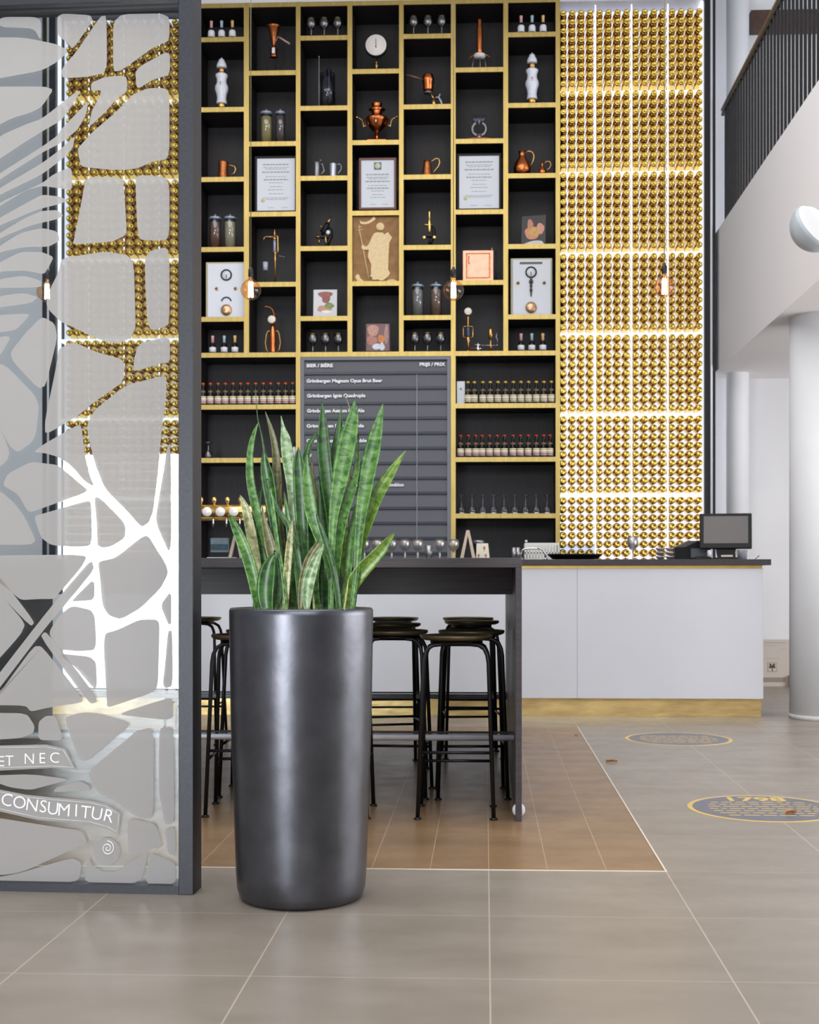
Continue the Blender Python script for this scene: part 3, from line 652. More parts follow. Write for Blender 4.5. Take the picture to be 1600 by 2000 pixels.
# pewter trophy on wooden base
t = thing('pewter_trophy', 'small pewter wreath trophy with fan top on oval wooden base', 'trophy', at(936, shelf_z(5, 1), .1))
MB(k).lathe([(0, 0), (29, 0), (30, 2), (28, 6), (0, 6)], n=30, sy=.45).build('base', mat('orange_wood', (176, 96, 60), .4, noise=.2, nscale=30), t)
w_ = MB(k)
for s in (-1, 1):
    for i in range(9):
        a = R(-75 + i * 17); w_.ball(3.4, (s * (3 + 10.5 * math.cos(a)), 0, 26 + 12 * math.sin(a)), 8, sz=1.2)
w_.lathe([(3, 34), (2, 40), (4, 42)], n=10).lathe([(6, 6), (5, 8), (6, 14), (7, 14), (0, 12)], n=12)
w_.build('wreath', M_pewter, t)
f_ = MB(k)
for i in range(7): f_.tube([((i - 3) * 2, 0, 38), ((i - 3) * 4.6, 0, 54 - abs(i - 3) * .3)], [2.2, 1.6], 6)
f_.build('fan_top', mat('dark_pewter', (96, 100, 112), .4, .8), t)
# copper box
t = thing('copper_box', 'square pink copper box with raised border beside thin black rod', 'box', at(934, shelf_z(5, 3), .05))
MB(k).box(-29.5, 29.5, 0, 22, 0, 60).build('case', M_copper_dull, t)
cb = mat('pink_copper', (224, 158, 134), .34, .85, noise=.1, nscale=15)
b_ = MB(k); b_.box(-29.5, 29.5, -2, 0, 0, 5).box(-29.5, 29.5, -2, 0, 55, 60).box(-29.5, -24, -2, 0, 5, 55).box(24, 29.5, -2, 0, 5, 55)
b_.build('border', cb, t); MB(k).box(-21, 21, -1.2, 0, 8, 53).build('door', cb, t)
MB(k).tube([(-18, -2, 50), (-19, -3, 38), (-17, -2, 34)], 1, 6).build('door_handle', M_oldbrass, t)
MB(k).cyl(1.5, 0, 5, (27, -2, 60), 8).build('corner_pin', M_oldbrass, t)
MB(k).tube([(35, 4, 0), (35, 4, 62)], .8, 8).tube([(33, 4, 38), (38, 4, 38)], .8, 6).build('rod', M_blackmetal, t)
# microscopes
def microscope(label, loc, brass, rot=0):
    t = thing('microscope', label, 'microscope', loc, rot)
    MB(k).lathe([(0, 0), (13, 0), (13, 2), (5, 4), (0, 4)], n=18, sy=.8).tube([(0, 0, 3), (4, 0, 14), (9, 0, 24), (8, 0, 36), (2, 0, 42)], [4, 4, 4, 3.6, 3], 10).build('stand', M_black, t)
    MB(k).box(-12, 6, -6, 6, 20, 22.5).build('stage', M_black, t)
    if brass:
        MB(k).lathe([(1.5, 27), (2.6, 32), (3.6, 36), (3.6, 52), (2.4, 54), (2.4, 68), (1.8, 73), (0, 73)], n=14).tube([(-13, 0, 44), (6, 0, 44)], 2, 8).build('tube', M_brass_bright, t)
        for s in (-1, 1): MB(k).cyl(3.2, 0, 3, (s * 10, -4, 18), 12, 'y').build('focus_knob', M_brass_bright, t)
    else:
        MB(k).tube([(-9, 0, 26), (-6, 0, 32), (0, 0, 44), (3, 0, 50)], [2, 4.5, 5, 4], 12).tube([(-12, 0, 33), (-2, 0, 40)], 3, 10).build('tube', M_black, t)
        MB(k).tube([(2, -1, 48), (5, -1, 54), (9, -1, 61)], [2.8, 2.2, 1.4], 10).ball(1.8, (-11, -3, 42), 8).build('eyepiece', M_oldbrass, t)
        MB(k).cyl(4.2, 0, 4, (4, -6, 29), 14, 'y').build('focus_knob', M_steel, t)
        MB(k).lathe([(3.4, 0), (5.4, 1), (4, 3), (0, 3)], (-17, -2, 20), 12).tube([(-15, -2, 18), (-14, -2, 8)], [2, 1.2], 8).tube([(-1, -6, 26), (-1, -6, 14), (1, -6, 4)], [2.2, 2, .8], 8).build('brass_fitting', M_oldbrass, t)
    return t
microscope('black microscope with slanted tube and scattered brass fittings, third column', at(638, shelf_z(2, 3), .08), 0)
microscope('upright brass microscope on black stand, fifth column', at(839, shelf_z(4, 3), .08), 1)
# steam fittings
t = thing('steam_gauge', 'brass steam fitting with white dial and sight tube, sixth column lowest', 'gauge', at(914.5, shelf_z(5, 4), .05))
MB(k).lathe([(2, 2), (2, 18), (4, 22), (4, 31), (3, 31)], n=14).ball(2.4, (0, 0, 2.4), 10).lathe([(5, 49), (3, 52), (1.6, 54), (1.8, 62), (2.4, 66), (1.6, 72)], n=12).build('column', M_oldbrass, t)
MB(k).cyl(3.2, 30, 50, n=14).build('sight_glass', mat('blue_grey_tube', (70, 76, 110), .25), t)
MB(k).cyl(7.6, 0, 3, (0, -1, 79), 24, 'y').build('gauge_case', M_oldbrass, t); MB(k).cyl(6.8, 0, 1, (0, -4, 79), 24, 'y').build('gauge_dial', M_dial, t)
for s in (-1, 1): MB(k).tube([(s * 3, 0, 29), (s * 9.5, 0, 29), (s * 9.5, 0, 54)], 1.1, 8).tube([(s * 3, 0, 50), (s * 9.5, 0, 50)], 1.3, 8).build('side_pipe', M_oldbrass, t)
t = thing('valve_fitting', 'small silver cross valve with red handle between two brass fittings', 'valve', at(934, shelf_z(5, 4), .05))
MB(k).lathe([(0, 0), (2.4, 0), (4, 6), (2, 10), (1, 14), (1, 20), (0, 20)], n=12).tube([(-7, 0, 7), (7, 0, 7)], 1.8, 8).tube([(-7, 0, 14), (5, 0, 14)], 1.4, 8).build('valve', M_chrome, t)
MB(k).tube([(-7, -1, 7), (-15, -1, 5)], [1, 2.4], 8).build('red_handle', mat('red_handle', (130, 36, 24), .45), t)
t = thing('oiler', 'brass cylinder oiler with silver side arm, right of the valve', 'oiler', at(958.5, shelf_z(5, 4), .05))
MB(k).lathe([(0, 0), (1.6, 0), (1.8, 9), (3, 11), (3, 14), (1.6, 16), (1.6, 25), (4.8, 26), (4.8, 43), (3, 45), (1.6, 49), (0, 49)], n=16).build('cylinder', M_oldbrass, t)
MB(k).tube([(-18, 0, 12.5), (14, 0, 12.5)], 1.4, 8).ball(2.6, (13, 0, 12.5), 10).ball(2, (-15, 0, 12.5), 8).tube([(13, 0, 12), (13.5, 0, 24), (11, 0, 28), (13, 0, 40)], [1.4, 1.2, 1.8, .6], 8).build('side_arm', M_pewter, t)

# ---------------------------------------------------------------- lower bays: bottles
M_necklab = mat('dull_gold_label', (120, 100, 66), .5)
def beer_bottle(cap, label, loc, group, ring):
    t = thing('beer_bottle', label, 'bottle', loc, 0, group)
    MB(k).lathe([(0, 0), (6.3, 0), (6.7, 1), (6.7, 19), (5.6, 23), (3.2, 31), (2.7, 40), (3.1, 41), (3.1, 42)], n=16).build('glass', M_bottle, t)
    MB(k).lathe([(6.85, 3), (6.85, 17)], n=16).build('label', bpy.data.materials[ring], t)
    MB(k).lathe([(5.3, 24.5), (4.2, 28.5)], n=12).build('neck_label', M_necklab, t)
    MB(k).lathe([(3.2, 40.5), (3.3, 43), (2.2, 44), (0, 44)], n=12).build('cap', cap, t)
    return t
def label_mat(name, band):
    m, nt, b = new_mat(name); N = nt.nodes.new; L = nt.links.new
    tc = N('ShaderNodeTexCoord'); sp = N('ShaderNodeSeparateXYZ'); L(tc.outputs['Object'], sp.inputs[0])
    dv = N('ShaderNodeMath'); dv.operation = 'DIVIDE'; dv.inputs[1].default_value = 30 * S; L(sp.outputs[2], dv.inputs[0])
    r = N('ShaderNodeValToRGB'); r.color_ramp.interpolation = 'CONSTANT'; e = r.color_ramp.elements
    e[0].position = 0; e[0].color = lin((226, 222, 220)) + (1,)
    e[1].position = .17; e[1].color = lin(band) + (1,)
    for p, c in ((.24, (226, 222, 222)), (.30, (110, 96, 90)), (.34, (230, 224, 214)), (.44, (196, 170, 96)), (.52, (236, 230, 214)), (.8, (190, 170, 120))):
        q = e.new(p); q.color = lin(c) + (1,)
    L(dv.outputs[0], r.inputs[0]); L(r.outputs[0], b.inputs['Base Color']); return m
label_mat('label_orange', (214, 110, 80)); label_mat('label_yellow', (222, 196, 90)); label_mat('label_red', (196, 96, 80))
protos = {}
def bottle_row(xs, z, cap, ring, gname, where):
    p = None
    for i, x in enumerate(xs):
        lb = '%s-capped brown beer bottle, %s from left %s' % (gname, ORD[i], where)
        if p is None: p = beer_bottle(cap, lb, at(x, z, .034), '%s-capped beer bottles' % gname, ring)
        else: dup(p, at(x, z, .034), lb)
zc = lambda a, off, f: [off + q / f for q in a]
bottle_row(zc((75, 138, 205, 268, 335, 400, 463, 530, 597, 660, 728, 790, 852), 380, 4.444), ZB1 + T, M_capo, 'label_orange', 'orange', 'on the left bay shelf')
bottle_row(zc((797, 850, 922, 985, 1050, 1114, 1180, 1244, 1308, 1374, 1438, 1502), 730, 4.324), ZB1 + T, M_capy, 'label_yellow', 'yellow', 'on the right bay upper shelf')
bottle_row(zc((735, 800, 862, 916, 979, 1043, 1105, 1177, 1240, 1306, 1374, 1436, 1490), 730, 4.324), ZB2 + T, M_capr, 'label_red', 'red', 'on the right bay middle shelf')
t = thing('white_box', 'narrow white upright carton beside the yellow-capped bottles', 'box', at(900.3, ZB1 + T, .05))
MB(k).box(-8, 8, 0, 14, 0, 45).build('carton', M_paper, t, bevel=.003); MB(k).cyl(2.5, 0, .4, (0, 0, 30), 12, 'y').build('dark_mark', M_ink, t)
p = None
for i, x in enumerate(zc((742, 832, 922, 1012, 1102, 1192, 1283, 1374, 1465), 730, 4.324)):
    lb = 'clear upturned stem glass, %s from left on the right bay lowest shelf' % ORD[i]
    if p is None:
        p = thing('stem_glass', lb, 'glass', at(x, ZB3 + T, .06), 0, 'clear stem glasses in the right bay')
        MB(k).lathe([(8, 0), (9, 6), (7.6, 12), (2, 17), (1.4, 26), (2, 32), (7.5, 36), (7.6, 36.6), (0, 36.6)], n=18).build('bowl_and_stem', M_glass, p)
        MB(k).lathe([(8.05, 0), (8.4, 2), (7.9, 2), (7.6, 0)], n=18).build('rim', M_chrome, p)
    else: dup(p, at(x, ZB3 + T, .06), lb)
t = thing('stem_glass', 'lone clear upturned stem glass in the left bay', 'glass', at(407, ZB2 + T, .06))
MB(k).lathe([(8, 0), (8.6, 5), (7.6, 12), (2, 17), (1.4, 24), (2, 28), (8, 31), (8.2, 32), (0, 32)], n=18).build('bowl_and_stem', M_smoke, t)
t = thing('soap_dispenser', 'small dark pump bottle with white label at the left bay edge', 'bottle', at(575, ZB2 + T, .05))
MB(k).lathe([(0, 0), (5, 0), (5, 18), (2, 22), (2, 24)], n=14).build('bottle', M_labelw, t); MB(k).lathe([(2.6, 23), (2.6, 28), (1, 29), (1, 31)], n=10).tube([(0, 0, 31), (3, -4, 31)], 1.2, 8).build('pump', M_black, t)

# ---------------------------------------------------------------- menu board
x0, x1 = X_at(587, YS), X_at(881, YS); z0, z1 = 1.0, Z_at(697, YS)
t = thing('menu_board', 'large grey slatted beer menu board with white lettering', 'menu board', ((x0 + x1) / 2, YS, 0)); hw = (x1 - x0) / 2 - .003
M_board = mat('slate_grey_board', (72, 75, 84), .42, noise=.1, nscale=200)
M_boardf = mat('grey_board_frame', (106, 110, 120), .4)
M_letter = mat('white_lettering', (235, 236, 240), .5)
fb = MB(); fb.box(-hw, -hw + .03, -.006, .05, z0, z1).box(hw - .03, hw, -.006, .05, z0, z1).box(-hw + .03, hw - .03, -.006, .05, z1 - .027, z1)
fb.build('frame', M_boardf, t)
MB().box(-hw + .03, hw - .03, .02, .05, z0, z1 - .02).build('backing', M_board, t)
sl = MB(); zs = [Z_at(702 + 29.35 * i, YS) for i in range(14)]
for i in range(13):
    a, b_ = zs[i], max(zs[i + 1], z0)
    if b_ >= a: break
    h = a - b_
    sl.add([(-hw + .03, .02, a), (hw - .03, .02, a), (hw - .03, .0, b_ + h * .2), (-hw + .03, .0, b_ + h * .2), (hw - .03, .004, b_ + .004), (-hw + .03, .004, b_ + .004), (hw - .03, .02, b_), (-hw + .03, .02, b_)],
           [(0, 3, 2, 1), (3, 5, 4, 2), (5, 7, 6, 4)])
sl.build('slats', M_board, t)
MB().box(X_at(814.5, YS) - .0025 - (x0 + x1) / 2, X_at(814.5, YS) + .0025 - (x0 + x1) / 2, -.004, .0, z0, zs[1]).build('column_divider', mat('light_grey_rule', (158, 160, 168), .5), t)
def line_(body, px0, px1, py, fat=.0016):
    xx = X_at(px0, YS) - (x0 + x1) / 2; wd = X_at(px1, YS) - X_at(px0, YS)
    text(body, 'lettering', M_letter, t, (xx, -.006, Z_at(py + 3.0, YS)), wd, .030, fat=fat)
line_('BIER / BIÈRE', 599, 650, 713.5); line_('PRIJS / PRIX', 819.5, 869.5, 712.5)
line_('Grimbergen Magnum Opus Brut Beer', 599, 747, 743.5); line_('Grimbergen Ignis Quadruple', 600, 714, 772.5)
line_('Grimbergen Astrum Pale Ale', 600, 712, 802); line_('Grimbergen Bière Blonde', 599, 711, 831.5)
line_('Grimbergen Bière Double', 599, 717, 860.5); line_('W', 600.5, 610, 889.5); line_('n', 641, 645.5, 889.5)
line_('e', 695, 700, 947.5); line_('Houblon', 755, 788.5, 947)

# ---------------------------------------------------------------- bar counter
YC = 9.24
ct = thing('bar_counter', 'long white-fronted bar counter with dark top and brass plinth', 'bar counter', (0, YC, 0))
xe = X_at(1491, YC); xL = -4.2
MB().box(xL, xe, 0, .03, .135, Z_at(1110, YC)).build('front_panel', M_panel, ct)
xs = X_at(1128, YC); MB().box(xs - .0015, xs + .0015, -.001, .002, .135, Z_at(1110, YC)).build('panel_joint', mat('joint_grey', (170, 172, 178), .6), ct)
MB().box(xL, xe - .01, .03, .72, .137, Z_at(1104, YC)).build('body', M_panel, ct)
MB().box(xL, X_at(1487, YC + .08), .08, .68, 0, .136).build('plinth', M_plinth, ct)
MB().box(xL, X_at(1489, YC), -.004, .05, Z_at(1110.5, YC), Z_at(1104, YC)).build('brass_strip', M_brass_bright, ct)
ZC = Z_at(1092.5, YC - .04)
MB().box(xL, X_at(1505, YC), -.03, .78, Z_at(1104, YC - .04), ZC).build('worktop', M_counter, ct, bevel=.003)
# back counter below the shelves
def onc(px, Y=9.62): return (X_at(px, Y), Y, ZC)
K = 9.62 / F
p = None
for i, x in enumerate((712, 737, 765, 791, 816, 859, 886)):
    lb = 'clear gold-rimmed goblet on the bar counter, %s from left' % ORD[i]
    if p is None: p = goblet(lb, onc(x, 9.5), M_glass, 'goblets on the bar counter', K * 1.12, 34); 
    else: dup(p, onc(x, 9.5), lb)
for c in p.children:
    if c.name.startswith('bowl'): c.data.materials[0] = glass('misty_glass', (226, 224, 228), .35, 1.6, .34)
for j, (x, h, lb) in enumerate(((838, 28, 'plain clear tumbler between the goblets on the counter'), (1004, 24, 'straight clear tumbler left of the chrome tap'), (1012, 24, 'straight clear tumbler closest to the chrome tap'))):
    t = thing('tumbler', lb, 'glass', onc(x, 9.55))
    MB(K).lathe([(0, 0), (6 if j == 0 else 3.6, 0), (8.5 if j == 0 else 4, h), (7.9 if j == 0 else 3.6, h), (5.5 if j == 0 else 3.2, 1.5), (0, 1.5)], n=20).build('glass', bpy.data.materials['misty_glass'], t)
# A-shaped stands
def a_stand(px, wpx, hpx, label, Y):
    t = thing('easel_stand', label, 'stand', (X_at(px, Y), Y, ZC)); kk = Y / F
    for s in (-1, 1):
        MB(kk).prism([(s * wpx, 0), (s * (wpx - 7), 0), (s * 0, hpx - 10), (0, hpx), (s * 3, hpx)], -4, 4).build('leg', M_wood, t, bevel=.001)
    return t
a_stand(914, 16, 58, 'folded wooden A-shaped stand on the counter beside the goblets', 9.55)
a_stand(461, 16, 53, 'slim pale A-shaped stand beside the small picture at the counter left end', 9.6)
t = thing('menu_card', 'small cream card printed with beer goblets standing on the counter', 'card', onc(944, 9.75)); kk = 9.75 / F
MB(kk).prism([(-14, 0), (13, 0), (9.5, 33), (-13, 33)], 0, 3).build('card', M_label, t)
for x, z, h in ((2, 18, 9), (-9, 5, 7), (5, 4, 8)): MB(kk).lathe([(1.6, 0), (.5, 1), (.5, h * .3), (2, h * .5), (1.8, h)], (x, 0, z), 10, sy=.2).build('printed_goblet', mat('amber_print_%d' % z, (160, 90, 60), .5), t)
t = thing('jar', 'low ribbed jar lid showing above the cream card', 'jar', onc(935, 9.95)); kk = 9.95 / F
MB(kk).cyl(10, 0, 32, n=20).build('body', M_black, t); MB(kk).lathe([(10.5, 32), (10.8, 38), (9, 40), (0, 40)], n=16).build('lid', M_pewter, t)
t = thing('small_picture', 'small blue landscape picture on dark and white base at the counter left end', 'picture', (X_at(428, 9.7), 9.7, ZC)); kk = 9.7 / F
MB(kk).box(-17, 18, 0, 10, 12, 44).build('picture_card', mat('landscape_sky', (120, 138, 146), .5, noise=.2, nscale=30), t, rot=(0, 0, 0))
MB(kk).box(-17, 18, -.5, 0, 20, 32).build('printed_hills', mat('landscape_hills', (50, 80, 92), .5, noise=.4, nscale=60), t)
MB(kk).box(-18, 19, -3, 12, 6, 16).build('dark_holder', M_black, t); MB(kk).box(-23, 33, -5, 14, 0, 6).build('white_base', M_paper, t)
# tap bar
Yt = 9.5; kk = Yt / F
t = thing('beer_tap_bar', 'gleaming brass beer tap bar with round knobs behind the plant', 'beer tap', (X_at(475, Yt), Yt, ZC))
hb = 88
MB(kk).tube([(-110, 0, 96), (110, 0, 96)], 12.5, 24).tube([(-110, 0, 79.5), (110, 0, 79.5)], 3, 12).build('pipe', M_brass_bright, t)
for s in (32, 100): MB(kk).lathe([(12, 0), (12, 2), (6, 4), (6, 90)], (s, 2, 0), 20).build('column', M_brass_bright, t)
for i in range(8):
    x = -83 + i * 26.2
    o = MB(kk).lathe([(2, 0), (2, 5), (4, 9), (4.8, 13), (3.4, 17), (0, 18)], (x, -2, 106), 14).build('tap_knob', M_brass_bright, t)
    MB(kk).lathe([(9.5, 0), (9.5, 2), (7, 3.5), (0, 4)], (x - 12, -12, 94), 20, 'y').build('medallion', mat('polished_white_medallion', (245, 244, 240), .12, .2) if i == 0 else bpy.data.materials['polished_white_medallion'], t)
    MB(kk).tube([(x, -8, 84), (x, -12, 74), (x, -12, 64)], [2, 1.8, 1.4], 8).build('spout', M_chrome, t)
# items at the right of the counter
t = thing('chrome_tap', 'low curved chrome rinsing tap on the bar counter', 'tap', onc(1042, 9.42)); kk = 9.42 / F
MB(kk).tube([(-24, 0, 0), (-24, 0, 12), (-21, 0, 19), (-14, 0, 22), (10, 0, 22), (18, 0, 20), (23, 0, 12), (24, 0, 0)], 1.9, 10).ball(3, (10, 0, 23), 10).build('pipe', M_chrome, t)
MB(kk).lathe([(4, 0), (4, 2), (2.4, 3)], (-24, 0, 0), 12).lathe([(4, 0), (4, 2), (2.4, 3)], (24, 0, 0), 12).build('collar', M_chrome, t)
t = thing('glass_rack', 'white plastic slotted rack beside the chrome tap', 'rack', onc(1058, 9.8)); kk = 9.8 / F
rk = MB(kk); rk.box(-33, 34, -1.5, 0, 29, 34).box(-33, 34, -1.5, 0, 0, 3).box(-33, 34, -1.5, 0, 13, 15.5)
for i in range(12): rk.box(-33 + i * 5.9, -33 + i * 5.9 + 2.6, -1.5, 0, 3, 29)
rk.build('front', mat('white_plastic', (214, 214, 208), .4), t)
MB(kk).box(-33, -31, 0, 60, 0, 33).box(32, 34, 0, 60, 0, 33).box(-33, 34, 58, 60, 0, 33).build('sides', bpy.data.materials['white_plastic'], t)
MB(kk).ball(2.8, (-30, -1, 37), 8).build('corner_peg', bpy.data.materials['white_plastic'], t)
t = thing('acrylic_guard', 'low clear acrylic guard beside the white rack', 'guard', onc(1128, 9.85)); kk = 9.85 / F
MB(kk).box(-34, 34, 0, 1.5, 0, 30).box(-34, 34, 0, 30, 30, 31).build('sheet', M_glass, t)
t = thing('serving_tray', 'shallow round black serving tray lying on the counter', 'tray', onc(1123, 9.42)); kk = 9.42 / F
MB(kk).lathe([(0, 1), (44, 1), (53, 9), (54, 9.5), (53, 11), (50, 11), (44, 4), (0, 4)], n=40, sy=.8).build('dish', M_black, t)
t = thing('wine_glass', 'clear balloon glass in front of the gold bottle wall', 'glass', onc(1236, 9.5)); kk = 9.5 / F
MB(kk).lathe([(0, 0), (9, 0), (9, 1), (1.5, 2), (1.2, 17), (6, 21), (10, 27), (11, 34), (9, 46), (8.4, 46), (10.3, 34), (9, 27), (5, 22.5), (0, 21)], n=22).build('bowl_and_stem', bpy.data.materials['misty_glass'], t)
for i, (x, lb) in enumerate(((1290, 'clear glass dish stack left of the black printer'), (1309, 'clear glass dish stack touching the black printer'))):
    t = thing('glass_dish', lb, 'dish', onc(x, 9.5)); d_ = MB(kk)
    for j in range(3): d_.lathe([(5, j * 8), (9, j * 8 + 5), (9.6, j * 8 + 7), (8.6, j * 8 + 7), (4, j * 8 + 1), (0, j * 8 + 1)], n=20)
    d_.build('dishes', bpy.data.materials['misty_glass'], t)
t = thing('receipt_printer', 'black receipt printer with sloping lid beside the till screen', 'printer', onc(1346, 9.55)); kk = 9.55 / F
MB(kk).prism([(-27, 0), (27, 0), (27, 36), (18, 37), (-8, 25), (-27, 25)], 0, 40).build('body', M_black, t, bevel=.004)
MB(kk).prism([(-26, 25), (-8, 25), (22, 37), (0, 37)], 2, 38).build('lid', mat('grey_lid', (92, 88, 84), .3), t)
MB(kk).box(3, 40, -6, 0, 4, 22).build('side_panel', mat('blue_grey_plastic', (78, 86, 94), .35), t)
Yp = 9.4; kk = Yp / F
t = thing('till_screen', 'black touch screen till angled on the end of the bar counter', 'till', (X_at(1418, Yp), Yp, ZC), R(-10))
MB(kk).box(-22, 22, -14, 26, 0, 4).build('base', M_black, t, bevel=.003); MB(kk).prism([(-16, 4), (16, 4), (20, 24), (-20, 24)], 4, 12).build('neck', M_black, t)
sm = Matrix.Translation((0, -4, 21)) @ Matrix.Rotation(R(-12), 4, 'X')
MB(kk).box(-50, 49, -3, 5, 0, 70, M=sm).build('housing', M_black, t, bevel=.006)
MB(kk).box(-42, 42, -3.6, -3, 10, 64, M=sm).build('screen', mat('grey_screen', (96, 92, 90), .25, noise=.1, nscale=400), t)
MB(kk).box(-16, 18, -24, -14, 0, 11).build('card_reader', M_black, t); MB(kk).box(-9, 13, -24.6, -24, 5, 8.5).build('card_slot', mat('pale_slot', (190, 180, 160), .4), t)
t = thing('mouse_pad', 'flat black pad in front of the printer on the counter', 'pad', onc(1372, 9.25)); MB(kk).lathe([(0, 0), (20, 0), (20, 2), (14, 5), (0, 6)], n=20, sy=.5).build('pad', M_black, t)
t = thing('spray_can', 'tiny silver canister beside the till base', 'canister', onc(1386, 9.35)); MB(kk).lathe([(0, 0), (4.5, 0), (4.5, 16), (3, 18), (0, 18)], n=14).build('body', M_steel, t)
t = thing('paper_cup', 'white paper cup behind the till screen corner', 'cup', onc(1450, 9.6)); MB(kk).lathe([(0, 0), (8.5, 0), (11, 20), (10, 20), (8, 1), (0, 1)], n=20).build('cup', M_porcelain, t)
t = thing('pen', 'thin dark pen standing near the counter end', 'pen', onc(1479, 9.5)); MB(kk).tube([(-4, 0, .7), (4, 0, 8)], [.6, 1], 6).build('barrel', M_black, t)
# poster board on the floor at the back
Yq = 11.9; kk = Yq / F; x0, x1 = X_at(1470, Yq), X_at(1543, Yq); zz = Z_at(1249, Yq, 1520)
t = thing('poster_board', 'greyish notice board with small tree emblem leaning at floor level behind the counter', 'poster', ((x0 + x1) / 2, Yq, 0)); hw = (x1 - x0) / 2
MB().box(-hw, hw, 0, .02, 0.0, zz).build('board', mat('greige_board', (188, 178, 168), .5), t)
lw = MB(); lw.box(-hw * .8, hw * .8, -.002, 0, zz * .925, zz * .94).box(-hw * .6, hw * .5, -.002, 0, zz * .87, zz * .876).box(hw * .5, hw * .82, -.002, 0, zz * .79, zz * .797).box(-hw, hw * .45, -.002, 0, zz * .59, zz * .597)
lw.build('text_line', M_ink, t)
MB().box(-hw, hw * .75, -.002, 0, zz * .09, zz * .19).build('footer_band', mat('taupe_print', (140, 126, 114), .5), t)
tx = X_at(1508.5, Yq) - (x0 + x1) / 2; tz = zz * .41
MB().box(tx - 9.5 * kk, tx + 9.5 * kk, -.001, 0, tz - 9.5 * kk, tz + 9.5 * kk).build('emblem_frame', mat('emblem_taupe', (158, 144, 138), .5), t)
MB().box(tx - 8 * kk, tx + 8 * kk, -.002, -.001, tz - 8 * kk, tz + 8 * kk).build('emblem_field', bpy.data.materials['greige_board'], t)
te = MB(); te.box(tx - .8 * kk, tx + 1 * kk, -.004, -.002, tz - 8 * kk, tz + 1 * kk)
for a, b_ in ((-3.5, 5), (3.5, 5), (-4, 0), (4, 0), (-1.5, 1.5), (1.8, 2)): te.prism([(tx + (a + 2.4 * math.cos(q)) * kk, tz + (b_ + 2.2 * math.sin(q)) * kk) for q in [i * math.pi / 4 for i in range(8)]], -.004, -.002)
te.build('tree_emblem', mat('olive_brown_print', (84, 70, 44), .5), t)
t = thing('brown_block', 'small brown wooden block on the floor beside the notice board', 'block', (X_at(1546, 11.85), 11.85, 0)); MB().box(-.012, .012, 0, .1, 0, .1).build('block', mat('brown_wood_block', (130, 82, 30), .5, noise=.2, nscale=30), t)
# wall lamp on the mezzanine face
t = thing('wall_lamp', 'white half-bowl wall lamp on the mezzanine face at the right edge', 'lamp', (XM - .02, 7.5, 3.0))
q = Matrix.Rotation(R(0), 4, 'Z') @ Vector((.55, -.62, .45)).to_track_quat('Z', 'Y').to_matrix().to_4x4()
prf = [(.15 * math.sin(a), -.15 * math.cos(a)) for a in [R(9 * i) for i in range(11)]]
prf[0] = (0, -.15)
q2 = Matrix.Translation((-.14, 0, 0)) @ q
MB().lathe(prf, n=36, M=q2).build('bowl', mat('white_lamp_shell', (178, 186, 192), .4), t)
MB().lathe([(0, -.012), (.146, -.012), (.142, .0), (.11, .03), (.06, .045), (0, .05)], n=36, M=q2).build('diffuser', emit('lamp_diffuser', (250, 250, 252), .75), t)
# ---------------------------------------------------------------- pendants
M_amber = glass('amber_bulb_glass', (255, 224, 196), .03, 1.4, .03)
M_fil = emit('glowing_filament', (255, 226, 190), 60)
M_cable = mat('thin_cable', (120, 116, 84), .5)
Yn = 8.0; kk = Yn / F
t = None
for px, py, lb in ((490, 566, 'globe filament pendant bulb hanging before the leftmost shelf columns'), (886, 567, 'globe filament pendant bulb hanging before the sixth shelf column'), (1298, 560, 'globe filament pendant bulb hanging before the gold bottle wall'), (92, 570, 'globe filament pendant bulb seen through the etched glass partition')):
    c = P(px, py, Yn)
    if t is None:
        t = thing('pendant_bulb', lb, 'pendant light', c, 0, 'globe filament pendants')
        MB().tube([(0, 0, 48 * kk), (0, 0, 6.64 - c.z)], .0028, 6).build('cable', M_cable, t)
        MB(kk).lathe([(0, 47), (2, 46), (3, 42), (5, 40), (5.2, 27), (4, 25), (0, 25)], n=16).build('socket', M_blackmetal, t)
        MB(kk).lathe([(4.3, 27), (4.8, 21), (8, 18.6), (13, 15), (17.5, 9.5), (20, 2), (20, -3), (17.5, -10), (13, -15.5), (7, -19), (0, -20.3)], n=32).build('bulb', M_amber, t)
        f = MB(kk); pts = []
        for i in range(9): 
            a = i * 2 * math.pi / 9; rr = 3.6
            pts += [(rr * math.cos(a), rr * math.sin(a), 15), (rr * 1.25 * math.cos(a + .35), rr * 1.25 * math.sin(a + .35), -14)]
        f.tube(pts, .5, 6); f.build('filament', M_fil, t)
        MB(kk).lathe([(1.6, 25), (1.2, 16), (.6, 8), (0, 7)], n=10).build('stem', M_amber, t)
    else: dup(t, c, lb)

# ---------------------------------------------------------------- long high table
Y0, Y1 = 5.31, 7.95
xr_ = X_at(1019.5, Y0); xl_ = -2.7
tt = thing('high_table', 'long dark wooden high table standing on the brown tiles', 'table', (0, Y0, 0)); dpt = Y1 - Y0
ZT = Z_at(1089.5, Y0, 900)
MB().box(xl_, xr_, 0, dpt, ZT - .04, ZT).build('tabletop', M_table, tt, bevel=.002)
MB().box(xr_ - .026, xr_, 0, dpt, 0.0, ZT - .04).build('side_panel', M_table, tt, bevel=.002)
MB().box(xl_, xl_ + .026, 0, dpt, 0.0, ZT - .04).build('side_panel', M_table, tt, bevel=.002)
Ya = 6.05 - Y0
MB().box(xl_ + .026, xr_ - .026, Ya, Ya + .03, Z_at(1161, 6.05, 900), ZT - .04).build('apron', M_table, tt)
MB().box(xl_ + .026, xr_ - .026, dpt - .6, dpt - .57, Z_at(1161, 6.05, 900), ZT - .04).build('apron', M_table, tt)
